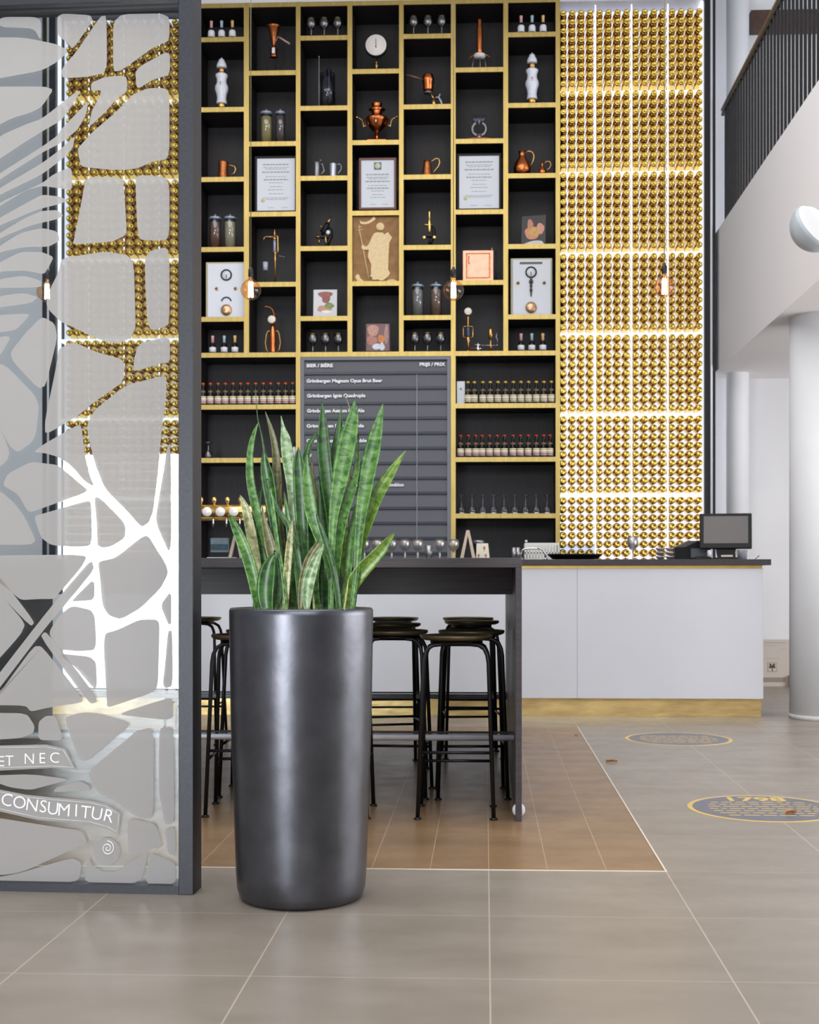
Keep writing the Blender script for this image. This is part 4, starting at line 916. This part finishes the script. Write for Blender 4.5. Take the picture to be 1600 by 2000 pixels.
for yy, zz in ((5.64 - Y0, .30), (7.55 - Y0, .30)):
    MB().tube([(xl_ + .026, yy, zz), (xr_ - .026, yy, zz)], .0145, 16).build('foot_rail', M_steel, tt)
    MB().box(xl_ + .026, xr_ - .026, yy - .012, yy + .012, zz + .018, zz + .026).build('rail_plate', M_blackmetal, tt)
MB().cyl(.026, -.012, .012, (xr_ - .012, .03, .042), 24, 'y').build('levelling_disc', mat('white_plastic_disc', (224, 226, 230), .4), tt)
# stools
def make_stool(label, loc, rz=0):
    t = thing('bar_stool', label, 'bar stool', loc, rz, 'black bar stools at the high table')
    MB().lathe([(0, .742), (.06, .741), (.12, .746), (.138, .751), (.150, .752), (.153, .747), (.150, .738), (.135, .731), (.05, .728), (0, .728)], n=36).build('seat', M_seat, t)
    MB().tube([(.105 * math.cos(a), .105 * math.sin(a), .722) for a in [i * math.pi / 12 for i in range(24)]], .007, 8, closed=True).build('seat_ring', M_stool, t)
    for sx in (-1, 1):
        for sy in (-1, 1):
            pts = [(0, sy * .075, .716), (sx * .06, sy * .082, .716), (sx * .095, sy * .088, .712), (sx * .118, sy * .094, .698), (sx * .130, sy * .1, .672), (sx * .135, sy * .105, .64), (sx * .156, sy * .154, .008)]
            l = MB().tube(pts, .0088, 12).build('leg', M_stool, t)
            MB().lathe([(0, 0), (.016, 0), (.017, .005), (.009, .01)], (sx * .156, sy * .154, 0), 14).build('foot_pad', M_blackmetal, l)
    for sy, z in ((-1, .272), (1, .2)):
        fr = (1 - (z / .64)) ; x = .135 + .021 * fr; y = .105 + .049 * fr
        MB().tube([(-x, sy * y, z), (x, sy * y, z)], .0065, 8).build('stretcher', M_stool, t)
    for sx, z in ((-1, .235), (1, .235)):
        fr = (1 - (z / .64)); x = .135 + .021 * fr; y = .105 + .049 * fr
        MB().tube([(sx * x, -y, z), (sx * x, y, z)], .0065, 8).build('stretcher', M_stool, t)
    return t
stools = [(X_at(891, 5.42), 5.49, 0, 'black bar stool closest to the table end panel, nearest row'),
 (X_at(648, 5.42), 5.49, 0, 'black bar stool in the nearest row, mostly hidden behind the planter'),
 (X_at(478, 5.46), 5.52, R(4), 'black bar stool in the nearest row between partition post and planter'),
 (X_at(921, 5.95), 5.97, R(3), 'black bar stool closest to the table end panel, second row'),
 (X_at(771, 5.95), 5.97, R(-3), 'black bar stool just right of the planter, second row'),
 (X_at(507, 6.0), 5.99, 0, 'black bar stool in the second row half hidden left of the planter'),
 (X_at(922, 7.33), 7.25, R(6), 'black bar stool closest to the table end panel, third row'),
 (X_at(766, 6.85), 6.85, R(14), 'black bar stool turned slightly, third row right of the planter'),
 (X_at(915, 7.9), 7.78, 0, 'black bar stool closest to the table end panel, farthest row'),
 (X_at(771, 7.9), 7.78, R(5), 'black bar stool right of the planter, farthest row'),
 (X_at(391, 7.9), 7.78, 0, 'black bar stool beside the partition post, farthest row')]
proto = None
for x, y, rz, lb in stools:
    if proto is None: proto = make_stool(lb, (x, y, 0), rz)
    else: dup(proto, (x, y, 0), lb, rz)

# ---------------------------------------------------------------- planter and snake plant
pc = FL(589, 1751); kp = pc.y / F
M_plant = mat('black_graphite_glaze', (92, 93, 99), .34, .92, noise=.18, nscale=9, bump=.15)
t = thing('planter', 'tall dark metallic cylindrical planter in front of the high table', 'planter', pc)
pcx = pc.x
H = Z_at(1187, pc.y, 585)
prof_ = [(0, .0), (.180, .0), (.192, .012), (.199, .035), (.203, .09), (.210, .3), (.2185, .55), (.2225, .8), (.2235, H - .02), (.2232, H - .006), (.219, H), (.205, H), (.2, H - .006), (.199, H - .06), (0, H - .06)]
MB().lathe(prof_, n=96).build('pot', M_plant, t)
MB().lathe([(.1995, H - .058), (.15, H - .02), (.06, H - .012), (0, H - .012)], n=40).build('soil', mat('dark_potting_soil', (58, 48, 38), .9, noise=.5, nscale=70, bump=.8), t)

def leaf_mat(name, dark, light, amt, edge=None):
    m, nt, b = new_mat(name); N = nt.nodes.new; L = nt.links.new
    uv = N('ShaderNodeUVMap'); mp = N('ShaderNodeMapping'); mp.inputs['Scale'].default_value = (1.6, 62, 1); L(uv.outputs[0], mp.inputs[0])
    n = N('ShaderNodeTexNoise'); n.inputs['Scale'].default_value = 1.0; n.inputs['Detail'].default_value = 4; n.inputs['Distortion'].default_value = .6
    oi = N('ShaderNodeObjectInfo'); ad = N('ShaderNodeVectorMath'); L(mp.outputs[0], ad.inputs[0])
    cb = N('ShaderNodeCombineXYZ'); ml = N('ShaderNodeMath'); ml.operation = 'MULTIPLY'; ml.inputs[1].default_value = 50; L(oi.outputs['Random'], ml.inputs[0]); L(ml.outputs[0], cb.inputs[2]); L(cb.outputs[0], ad.inputs[1])
    n.noise_dimensions = '3D'; L(ad.outputs[0], n.inputs['Vector'])
    r = N('ShaderNodeValToRGB'); r.color_ramp.elements[0].position = .5 - amt; r.color_ramp.elements[1].position = .5 + amt
    r.color_ramp.elements[0].color = lin(dark) + (1,); r.color_ramp.elements[1].color = lin(light) + (1,)
    L(n.outputs['Fac'], r.inputs[0]); L(r.outputs[0], b.inputs['Base Color'])
    b.inputs['Roughness'].default_value = .36; b.inputs['Coat Weight'].default_value = .25; b.inputs['Coat Roughness'].default_value = .3
    return m
LM = [leaf_mat('leaf_deep_green', (10, 46, 4), (48, 104, 16), .16), leaf_mat('leaf_mid_green', (34, 84, 20), (108, 152, 76), .16), leaf_mat('leaf_pale_green', (84, 124, 70), (172, 190, 150), .16),
      leaf_mat('leaf_yellow_green', (74, 112, 34), (128, 158, 62), .12), leaf_mat('leaf_olive', (72, 78, 40), (122, 118, 66), .15), leaf_mat('leaf_cream_banded', (104, 116, 60), (200, 196, 148), .16)]
plant = thing('snake_plant', 'tall variegated snake plant with upright sword leaves growing in the dark planter', 'plant', (pc.x, pc.y, H - .03))
def leaf(pts, mi, dy0=0, dy1=0, tw=0):
    """pts: (px, py, full width px) from base to tip; dy: distance from the pot axis towards the viewer is negative"""
    # Catmull-Rom resampling
    n = len(pts); out = []
    for i in range(n - 1):
        p0, p1, p2, p3 = pts[max(i - 1, 0)], pts[i], pts[i + 1], pts[min(i + 2, n - 1)]
        for s in range(5):
            u = s / 5
            out.append([.5 * (2 * b_ + (c - a) * u + (2 * a - 5 * b_ + 4 * c - d) * u * u + (3 * b_ - a - 3 * c + d) * u ** 3) for a, b_, c, d in zip(p0, p1, p2, p3)])
    out.append(list(pts[-1])); N_ = len(out)
    org = Vector((pc.x, pc.y, H - .03)); ctr = []; wd = []
    for i, (px, py, w_) in enumerate(out):
        f = i / (N_ - 1); Y = pc.y + dy0 + (dy1 - dy0) * f
        ctr.append(P(px, py, Y) - org); wd.append(max(w_, .8) * Y / F)
    mb = MB(); mb.uv = []; vs = []; fs = []; L_ = 0; cw = 7
    for i in range(N_):
        t_ = (ctr[min(i + 1, N_ - 1)] - ctr[max(i - 1, 0)]).normalized()
        a = R(tw * (1 - .5 * i / N_)); side = Vector((math.cos(a), math.sin(a), 0)); side = (side - t_ * side.dot(t_)).normalized(); nr = side.cross(t_).normalized()
        if nr.y > 0: nr = -nr
        if i: L_ += (ctr[i] - ctr[i - 1]).length
        ww = wd[i] / max(.6, math.cos(a)) / 2
        for k_ in range(cw):
            u = -1 + 2 * k_ / (cw - 1); p = ctr[i] + side * (u * ww) + nr * (ww * .38 * (u * u - .4)); vs.append(p); mb.uv.append((.5 + u * .5, L_))
        for k_ in range(cw):
            u = 1 - 2 * k_ / (cw - 1); th = .0022 * (1.05 - u * u); p = ctr[i] + side * (u * ww) + nr * (ww * .38 * (u * u - .4) - th - .0002); vs.append(p); mb.uv.append((.5 + u * .5, L_))
    m_ = 2 * cw
    for i in range(N_ - 1):
        for k_ in range(m_): fs.append((i * m_ + k_, i * m_ + (k_ + 1) % m_, (i + 1) * m_ + (k_ + 1) % m_, (i + 1) * m_ + k_))
    fs.append(tuple(range(m_))); fs.append(tuple(reversed(range((N_ - 1) * m_, N_ * m_))))
    mb.add(vs, fs, 0, True); mb.build('leaf', LM[mi], plant)
B = 1192
leaf([(646, B, 12), (650, 1100, 14), (645, 1010, 20), (640, 950, 27), (633, 880, 27), (631, 830, 18), (629, 783, 1)], 0, .02, .05, 10)
leaf([(646, B, 11), (648, 1090, 12), (652, 1010, 19), (664, 940, 32), (679, 865, 36), (690, 815, 22), (693, 781, 1)], 1, -.08, -.04, -8)
leaf([(687, B, 10), (696, 1120, 12), (703, 1030, 20), (714, 950, 31), (728, 880, 32), (740, 825, 17), (748, 788, 1)], 1, -.05, .0, -12)
leaf([(690, B, 9), (704, 1080, 12), (718, 1025, 20), (736, 972, 27), (763, 925, 20), (781, 897, 9), (793, 879, 1)], 3, .0, .03, -15)
leaf([(676, B, 20), (685, 1150, 26), (705, 1117, 29), (737, 1083, 25), (757, 1058, 16), (770, 1041, 4)], 3, -.02, -.06, 10)
leaf([(546, B, 12), (534, 1100, 14), (513, 1040, 15), (498, 985, 17), (488, 930, 15), (489, 880, 12), (496, 848, 8), (504, 826, 1)], 1, .0, .02, 30)
leaf([(556, B, 10), (545, 1100, 18), (536, 1020, 22), (524, 940, 28), (518, 905, 18), (516, 880, 6), (510, 845, 3), (504, 820, 2), (501, 790, 1.5), (499, 757, .8)], 0, .04, .05, -10)
leaf([(560, B, 9), (546, 1060, 12), (544, 980, 15), (541, 930, 18), (538, 880, 14), (530, 840, 9), (518, 803, 1)], 4, .08, .1, 20)
leaf([(580, B, 11), (573, 1060, 12), (569, 960, 16), (563, 900, 23), (558, 860, 20), (553, 835, 8), (549, 812, 1)], 2, .03, .06, 12)
leaf([(594, B, 18), (594, 1090, 20), (590, 1010, 26), (587, 950, 27), (584, 905, 22), (583, 873, 1)], 0, -.04, -.03, 0)
leaf([(598, 1000, 9), (596, 940, 12), (597, 900, 14), (604, 872, 12), (611, 858, 9), (618, 846, 2)], 0, .0, .02, 0)
leaf([(622, B, 9), (620, 1060, 13), (616, 1000, 16), (612, 950, 14), (609, 896, 1)], 4, .06, .08, 0)
leaf([(655, B, 15), (641, 1100, 16), (623, 1050, 17), (609, 1005, 23), (601, 955, 22), (599, 915, 12), (600, 886, 1)], 1, -.06, -.04, 18)
leaf([(642, B, 10), (641, 1060, 14), (648, 960, 18), (656, 900, 20), (663, 845, 15), (667, 794, 1)], 0, .07, .09, -18)
leaf([(636, B, 10), (640, 1050, 14), (646, 960, 17), (653, 890, 15), (658, 828, 1)], 0, .1, .12, -22)
leaf([(676, B, 8), (680, 1000, 8), (684, 900, 7), (686, 850, 6), (684, 800, 3), (673, 773, 1)], 4, .05, .06, -20)
leaf([(654, B, 13), (659, 1090, 17), (668, 1020, 22), (684, 965, 20), (697, 915, 12), (700, 850, 3)], 1, -.06, -.02, -25)
leaf([(510, B, 16), (501, 1100, 18), (492, 1050, 20), (483, 1005, 18), (476, 982, 11), (469, 967, 2)], 5, -.02, -.02, 8)
leaf([(507, B, 18), (497, 1140, 22), (486, 1095, 24), (470, 1052, 21), (458, 1026, 15), (450, 1008, 9)], 1, -.08, -.1, 12)
leaf([(522, B, 25), (519, 1160, 34), (521, 1130, 35), (526, 1104, 26), (536, 1082, 5)], 0, -.15, -.14, -8)
leaf([(590, B, 15), (582, 1100, 17), (567, 1035, 13), (548, 1003, 10), (530, 970, 9), (521, 935, 6)], 0, -.1, -.06, 20)
leaf([(559, B, 7), (552, 1120, 7), (542, 1060, 7), (534, 1000, 8), (527, 950, 5)], 1, -.13, -.11, 30)
leaf([(600, B, 10), (600, 1165, 21), (605, 1130, 25), (618, 1092, 17), (627, 1074, 9), (632, 1062, 1)], 2, -.17, -.18, -10)
leaf([(588, B, 12), (591, 1140, 16), (602, 1098, 18), (616, 1072, 15), (624, 1060, 9)], 4, -.14, -.14, -10)
leaf([(668, B, 13), (680, 1120, 14), (686, 1060, 14), (694, 1010, 14), (704, 960, 3)], 1, -.02, .0, -20)
leaf([(557, B, 11), (561, 1120, 14), (566, 1060, 13), (571, 1015, 2)], 5, -.12, -.12, 15)
leaf([(540, B, 14), (536, 1110, 20), (528, 1065, 22), (518, 1025, 12), (512, 990, 2)], 4, -.05, -.03, 10)
leaf([(537, 1192, 12), (545, 1150, 18), (544, 1110, 15), (536, 1075, 4)], 0, -.12, -.1, 15)
leaf([(575, B, 12), (574, 1130, 16), (570, 1070, 16), (562, 1010, 10), (555, 960, 2)], 1, .02, .02, 15)
leaf([(612, B, 14), (610, 1110, 20), (606, 1040, 20), (604, 980, 4)], 0, -.0, .0, 0)
leaf([(632, B, 15), (634, 1110, 20), (632, 1040, 22), (628, 980, 14), (622, 930, 2)], 0, .0, .04, -12)
leaf([(663, B, 10), (655, 1130, 13), (643, 1080, 13), (630, 1040, 10), (618, 1005, 3)], 0, -.1, -.05, 16)
leaf([(568, B, 12), (556, 1100, 18), (548, 1050, 17), (545, 990, 12), (549, 940, 2)], 4, .06, .07, 10)
leaf([(497, B, 6), (497, 1140, 7), (495, 1080, 6), (496, 1020, 7), (498, 960, 3)], 0, .03, .02, 40)
leaf([(585, B, 12), (597, 1120, 12), (622, 1070, 12), (640, 1020, 12), (655, 985, 2)], 0, .02, .05, 0)
leaf([(620, B, 15), (616, 1130, 14), (622, 1090, 12), (628, 1050, 2)], 1, -.03, .0, -15)
leaf([(690, B, 12), (676, 1130, 16), (673, 1080, 15), (678, 1030, 3)], 3, .05, .04, -15)
leaf([(530, B, 10), (520, 1120, 14), (509, 1060, 14), (505, 1000, 10), (512, 940, 2)], 0, .07, .08, 15)
for x0_, z_, dx, lb_ in ((672, 1130, 9, 0), (551, 1165, 6, 0), (614, 1155, -3, 0)):
    leaf([(x0_, B, 4), (x0_ + dx * .4, (B + z_) / 2 + 5, 4), (x0_ + dx, z_, 1.5)], 5, -.16, -.17, 0)

# ---------------------------------------------------------------- etched glass partition
pb = FL(377.5, 1748.3)             # near bottom right corner of the frame
ANG = R(2.4)                       # the partition recedes slightly to the left
nrm = Vector((-math.sin(ANG), math.cos(ANG), 0)).normalized()
tan_ = Vector((math.cos(ANG), -math.sin(ANG), 0)); nrm = Vector((math.sin(ANG), math.cos(ANG), 0))
def Q(px, py, off):                # pixel to local (x, z) on the partition plane shifted back by off
    r = ray(px, py); c = Vector((0, 0, CAMH)); p0 = pb + nrm * off
    s = (p0 - c).dot(nrm) / r.dot(nrm); p = c + r * s - pb
    return (p.dot(tan_), p.z)
gp = thing('glass_partition', 'etched frosted glass partition in black steel frame at the left edge', 'partition', pb, -ANG)
WL = 1.6; HT = 2.94; FD = .10
gx0, gz0 = Q(352, 1728, .02); gz1 = Q(349, 3, .02)[1]
MB().box(gx0, 0, 0, FD, 0, HT).build('post', M_frame, gp, bevel=.002)
MB().box(-WL, gx0, .0, FD, 0, gz0).build('bottom_rail', M_frame, gp)
MB().box(-WL, gx0, .0, FD, gz1, HT).build('top_rail', M_frame, gp)
MB().box(-WL - .06, -WL, 0, FD, 0, HT).build('post', M_frame, gp)
MB().box(-WL, gx0 + .006, .03, .040, gz0, gz1).build('pane', glass('partition_glass', (240, 245, 246), .01, 1.52, .04), gp)
mf = bpy.data.materials.new('etched_film'); mf.use_nodes = True; nt = mf.node_tree; nt.nodes.clear()
o_ = nt.nodes.new('ShaderNodeOutputMaterial'); m1 = nt.nodes.new('ShaderNodeMixShader'); m1.inputs[0].default_value = .42
d_ = nt.nodes.new('ShaderNodeBsdfDiffuse'); d_.inputs[0].default_value = lin((190, 189, 191)) + (1,)
tl = nt.nodes.new('ShaderNodeBsdfTranslucent'); tl.inputs[0].default_value = lin((218, 200, 168)) + (1,)  # warm tint puts the gold glow from the bottle wall into the colour
tp = nt.nodes.new('ShaderNodeBsdfTransparent'); m2 = nt.nodes.new('ShaderNodeMixShader'); m2.inputs[0].default_value = .10
nt.links.new(d_.outputs[0], m1.inputs[1]); nt.links.new(tl.outputs[0], m1.inputs[2]); nt.links.new(m1.outputs[0], m2.inputs[1]); nt.links.new(tp.outputs[0], m2.inputs[2]); nt.links.new(m2.outputs[0], o_.inputs[0])
films = [
 [(112,26),(188,30),(142,97),(132,84),(112,68)], [(0,33),(80,33),(80,80),(66,55),(0,53)],
 [(-30,73),(45,73),(110,86),(131,97),(131,103),(110,122),(81,138),(-30,158)],
 [(196,32),(208,30),(209,142),(170,150),(122,153),(120,135),(150,100)], [(221,28),(331,26),(331,80),(300,92),(255,125),(235,138),(221,140)],
 [(264,135),(332,97),(332,146),(300,155),(267,175)], [(178,162),(205,150),(247,147),(249,178),(228,193),(205,220),(172,250),(180,215),(194,190),(198,176),(178,178)],
 [(255,190),(262,183),(290,172),(320,172),(331,180),(331,310),(300,315),(265,330),(220,332),(180,328),(158,325),(153,300),(152,290),(180,258),(220,225)],
 [(-30,169),(108,169),(82,208),(60,220),(25,230),(-30,258)], [(-30,300),(0,265),(50,243),(82,232),(150,178),(157,178),(145,200),(120,235),(80,258),(40,283),(-30,330)],
 [(-30,365),(0,338),(80,288),(112,265),(120,252),(165,205),(172,197),(168,225),(150,255),(118,280),(82,298),(0,350),(-30,375)],
 [(-30,392),(0,367),(80,320),(118,292),(147,264),(142,290),(120,312),(80,342),(0,380),(-30,400)],
 [(-30,420),(0,395),(82,358),(105,340),(140,325),(141,372),(118,368),(82,363),(50,372),(0,402),(-30,425)],
 [(-30,446),(0,425),(60,392),(82,380),(118,384),(131,392),(118,398),(70,410),(0,440),(-30,455)],
 [(-30,480),(0,455),(50,425),(82,412),(112,410),(124,421),(112,428),(60,440),(0,465),(-30,485)],
 [(-30,505),(0,480),(40,455),(82,445),(112,452),(117,470),(95,482),(50,482),(0,492),(-30,512)],
 [(-30,535),(0,512),(40,492),(82,492),(105,502),(96,520),(86,536),(50,528),(0,530),(-30,545)],
 [(-30,565),(0,545),(45,538),(80,548),(82,560),(50,562),(0,562),(-30,572)], [(-30,600),(0,578),(45,572),(75,580),(60,592),(0,600),(-30,612)],
 [(168,345),(240,346),(243,380),(248,455),(240,462),(220,472),(142,478),(145,465),(158,400)], [(265,342),(331,345),(331,468),(300,470),(272,468),(268,440),(265,370)],
 [(120,505),(160,498),(205,491),(245,497),(258,507),(262,530),(264,600),(265,640),(255,660),(235,670),(215,670),(175,655),(145,640),(118,628),(95,605),(90,590),(100,560),(115,530)],
 [(292,490),(331,482),(331,632),(318,640),(295,645),(288,630),(284,560),(283,505)],
 [(122,678),(135,670),(155,672),(180,685),(230,699),(241,705),(244,718),(240,742),(232,752),(175,792),(155,810),(88,850),(88,820),(108,725),(115,682)],
 [(275,670),(332,656),(332,708),(312,710),(275,722),(260,725),(262,700),(269,678)],
 [(255,750),(325,732),(325,770),(319,815),(312,880),(305,950),(298,1000),(290,1020),(276,1030),(250,1000),(205,955),(185,905),(172,850),(170,830),(185,800),(240,757)],
 [(88,866),(155,828),(160,838),(166,893),(175,930),(183,950),(165,940),(140,910),(115,893),(88,885),(65,883)],
 [(325,880),(333,862),(334,1088),(308,1030),(304,1010),(322,905)], [(5,948),(15,925),(60,902),(88,905),(112,908),(150,940),(172,958),(150,968),(68,998),(55,1000),(35,965)],
 [(66,1008),(88,1002),(170,978),(177,980),(179,1065),(150,1068),(100,1065),(80,1050)], [(184,972),(192,970),(244,1022),(244,1050),(218,1066),(200,1070),(190,1065),(189,1025)],
 [(191,1097),(225,1090),(275,1050),(288,1045),(325,1105),(327,1122),(312,1150),(275,1187),(235,1210),(212,1202),(200,1182),(195,1125)],
 [(201,1238),(230,1230),(272,1210),(305,1210),(311,1218),(310,1275),(308,1338),(300,1352),(215,1381),(209,1380)],
 [(334,1153),(334,1220),(329,1220),(313,1182)], [(328,1232),(336,1232),(337,1340),(322,1345),(318,1335),(323,1290)],
 [(-30,1085),(170,1083),(160,1105),(118,1155),(105,1170),(75,1170),(40,1172),(15,1150),(-30,1118)],
 [(178,1093),(183,1112),(140,1165),(84,1232),(-30,1382),(-30,1352),(72,1220),(120,1160)], [(-30,1100),(-6,1118),(68,1215),(60,1224),(-30,1130)], [(78,1243),(90,1232),(180,1350),(190,1372),(175,1375)],
 [(145,1168),(183,1130),(184,1172),(140,1175)], [(118,1200),(140,1183),(184,1193),(188,1270),(150,1272),(115,1268),(94,1236)], [(112,1276),(187,1284),(189,1352),(150,1305)],
 [(-30,1140),(0,1160),(50,1218),(40,1240),(-30,1318)], [(-30,1392),(0,1352),(66,1262),(82,1262),(162,1365),(160,1372),(95,1382),(60,1390),(50,1378),(-30,1377)],
 [(-30,1392),(52,1393),(68,1418),(65,1432),(38,1442),(-30,1446)], [(75,1410),(90,1398),(108,1398),(125,1446),(75,1446)], [(124,1402),(155,1392),(190,1393),(251,1410),(250,1420),(170,1487),(155,1485)],
 [(235,1393),(338,1360),(338,1408),(240,1397)], [(252,1440),(265,1428),(301,1420),(300,1600),(275,1597),(257,1590),(235,1570),(190,1548),(170,1508)],
 [(311,1430),(315,1421),(339,1420),(341,1608),(322,1610),(310,1545)], [(102,1547),(112,1537),(155,1525),(175,1535),(175,1545)],
 [(-30,1515),(60,1512),(140,1522),(90,1535),(60,1543),(20,1538),(-30,1520)],
 [(-30,1596),(0,1598),(108,1615),(160,1622),(170,1642),(165,1648),(135,1662),(40,1705),(-30,1712)],
 [(250,1603),(262,1600),(305,1609),(318,1655),(292,1659),(258,1670),(250,1662)], [(322,1617),(342,1615),(344,1672),(328,1668)], [(30,1708),(140,1675),(160,1685),(153,1725),(-30,1723),(-30,1716)],
 [(172,1672),(180,1690),(200,1702),(225,1702),(245,1690),(282,1667),(290,1663),(275,1726),(163,1726)], [(295,1667),(308,1670),(343,1685),(343,1728),(282,1727)],
 [(82,618),(107,632),(112,660),(85,770),(15,695),(50,650)], [(-30,712),(8,710),(78,782),(68,860),(28,888),(-30,780)], [(-30,832),(0,832),(22,893),(-30,935)], [(-30,625),(0,615),(60,612),(45,630),(30,645),(-30,652)],
 [(-30,662),(23,655),(0,695),(-30,705)], [(-30,960),(0,958),(30,985),(48,1010),(70,1055),(60,1064),(-30,1064)],
]
def chaikin(p):
    out = []
    for i in range(len(p)):
        a, b_ = p[i], p[(i + 1) % len(p)]
        out += [(a[0] * .85 + b_[0] * .15, a[1] * .85 + b_[1] * .15), (a[0] * .15 + b_[0] * .85, a[1] * .15 + b_[1] * .85)]
    return out
def film_poly(mb, pts, off=.0285, smooth=True):
    p = chaikin(chaikin(pts)) if smooth else pts
    q = [Q(x, y, off) for x, y in p]; a = sum(q[i][0] * q[(i + 1) % len(q)][1] - q[(i + 1) % len(q)][0] * q[i][1] for i in range(len(q)))
    if a < 0: q = q[::-1]
    mb.add([(x, off, z) for x, z in q], [tuple(range(len(q)))])
fm = MB()
for f in films: film_poly(fm, f)
fm.build('frosted_film', mf, gp)
rib = MB()
film_poly(rib, [(-30,1462),(0,1456),(90,1454),(128,1462),(148,1503),(100,1500),(0,1505),(-30,1510)], smooth=False)
film_poly(rib, [(-30,1526),(0,1542),(50,1552),(100,1557),(175,1563),(208,1570),(236,1588),(232,1633),(212,1620),(175,1610),(75,1602),(0,1585),(-30,1568)], smooth=False)
rib.build('ribbon_film', mf, gp)
cr = MB(); cc = (208, 1663); ring = [(cc[0] + 27 * math.cos(R(a)), cc[1] + 27 * math.sin(R(a))) for a in range(0, 360, 15)]
film_poly(cr, ring, smooth=False); cr.build('curl_film', mf, gp)
M_etch = mat('clear_etched_line', (236, 239, 242), .3)
sp_ = MB(); pts = []
for i in range(46):
    a = R(-90 + i * 16); r_ = 24 - i * .48; x, z = Q(cc[0] + r_ * math.cos(a) * .55 + 2, cc[1] - 6 + r_ * math.sin(a) * .6, .026); pts.append((x, .0272, z))
sp_.tube(pts, .0016, 6)
for a_, b_ in (((-30,1466),(0,1460)), ((0,1460),(90,1459)), ((90,1459),(124,1466)), ((124,1466),(143,1499)), ((143,1499),(100,1496)), ((100,1496),(0,1500)), ((0,1547),(50,1557)), ((50,1557),(100,1562)), ((100,1562),(175,1568)), ((175,1568),(206,1575)), ((206,1575),(232,1591)), ((232,1591),(229,1626)), ((229,1626),(210,1615)), ((210,1615),(175,1605)), ((175,1605),(75,1597)), ((75,1597),(0,1580))):
    p, q = Q(*a_, .026), Q(*b_, .026); sp_.tube([(p[0], .0272, p[1]), (q[0], .0272, q[1])], .0007, 5)
sp_.build('etched_outline', M_etch, gp)
def arc_text(s, pts, h, wds):
    # letters placed one by one along the ribbon
    for ch, (px, py, a) in zip(s, pts):
        x, z = Q(px, py, .026)
        text(ch, 'etched_letter', M_etch, gp, (x, .0275, z), None, h, rot=(R(90), R(a), 0), align='CENTER', fat=-.0004, ext=.0003)
hl = 26 * 4.1 / F
word = 'CONSUMITUR'; xs_ = [11, 36, 61, 83, 102, 124, 148, 166, 187, 209]; ys_ = [1574, 1579, 1584, 1587, 1591, 1594, 1595, 1598, 1601, 1605]; an = [10, 9, 8, 6, 6, 4, 3, 6, 10, 14]
arc_text(word, list(zip(xs_, ys_, an)), hl, None)
arc_text('ETNEC', [(2, 1497, 0), (18, 1496, 0), (57, 1492, 0), (82, 1491, 0), (106, 1490, 2)], 22 * 4.1 / F, None)

# ---------------------------------------------------------------- floor decals and dead leaves
M_navy = mat('dark_blue_decal', (92, 92, 104), .3); M_gd = mat('gold_decal', (206, 176, 96), .35)
def decal(cx, cy, r, label, txt):
    t = thing('floor_decal', label, 'floor decal', (cx, cy, 0))
    MB().lathe([(0, 0), (r, 0), (r, .0012), (0, .0012)], n=64, smooth=False).build('gold_ring', M_gd, t)
    MB().lathe([(0, .0012), (r - .022, .0012), (r - .022, .0016), (0, .0016)], n=64, smooth=False).build('blue_field', M_navy, t)
    if txt: text('1798', 'lettering', M_gd, t, (0, r * .52, .0022), r * .78, .1, rot=(0, 0, 0), align='CENTER', fat=.004, ext=.0003)
    rn = random.Random(3)
    for i in range(7):
        y = r * (.42 - i * .16); ww = math.sqrt(max(0, (r * .85) ** 2 - y * y)) * .85; x = -ww; ln = MB()
        while x < ww: l = rn.uniform(.02, .07); ln.box(x, min(x + l, ww), y - .006, y + .006, .0016, .0021); x += l + .014
        ln.build('printed_lettering', M_gd, t)
decal(1.2, 5.65, .325, 'round blue and gold floor sticker with the year, nearer one at the right', '1798')
decal(1.185, 8.03, .325, 'round blue and gold floor sticker lying before the bar counter', None)
M_dead = mat('dry_leaf', (176, 116, 62), .7, noise=.4, nscale=90)
for i, (px, py, rz, s, lb) in enumerate(((1195, 1489, .2, .032, 'curled dry leaf on grey tiles beside the brown inset edge'), (1545, 1589, .5, .03, 'curled dry leaf lying on the nearer round floor sticker'), (1126, 1437, .9, .016, 'tiny dry leaf scrap near the brown inset far corner'))):
    p = FL(px, py); vs = []; fs = []
    m_ = MB()
    for a in range(7):
        u = a / 6; w_ = .45 * math.sin(math.pi * min(1, u * .95 + .05))
        for b_ in range(5):
            v = -1 + b_ / 2; vs.append(((u - .5) * 2 * s, v * w_ * s, .003 + s * .35 * v * v * (1 - .3 * u) + .1 * s * math.sin(3 * u)))
        for b_ in range(5):
            v = -1 + b_ / 2; vs.append(((u - .5) * 2 * s, v * w_ * s, .0018 + s * .35 * v * v * (1 - .3 * u) + .1 * s * math.sin(3 * u)))
    for a in range(6):
        for b_ in range(4):
            for off, fl in ((0, 0), (5, 1)):
                q = [a * 10 + off + b_, (a + 1) * 10 + off + b_, (a + 1) * 10 + off + b_ + 1, a * 10 + off + b_ + 1]; fs.append(tuple(q if not fl else q[::-1]))
    m_.add(vs, fs, 0, True); o = m_.build('dry_leaf', M_dead, loc=p, rot=(0, 0, rz)); tag(o, lb, 'dry leaf')
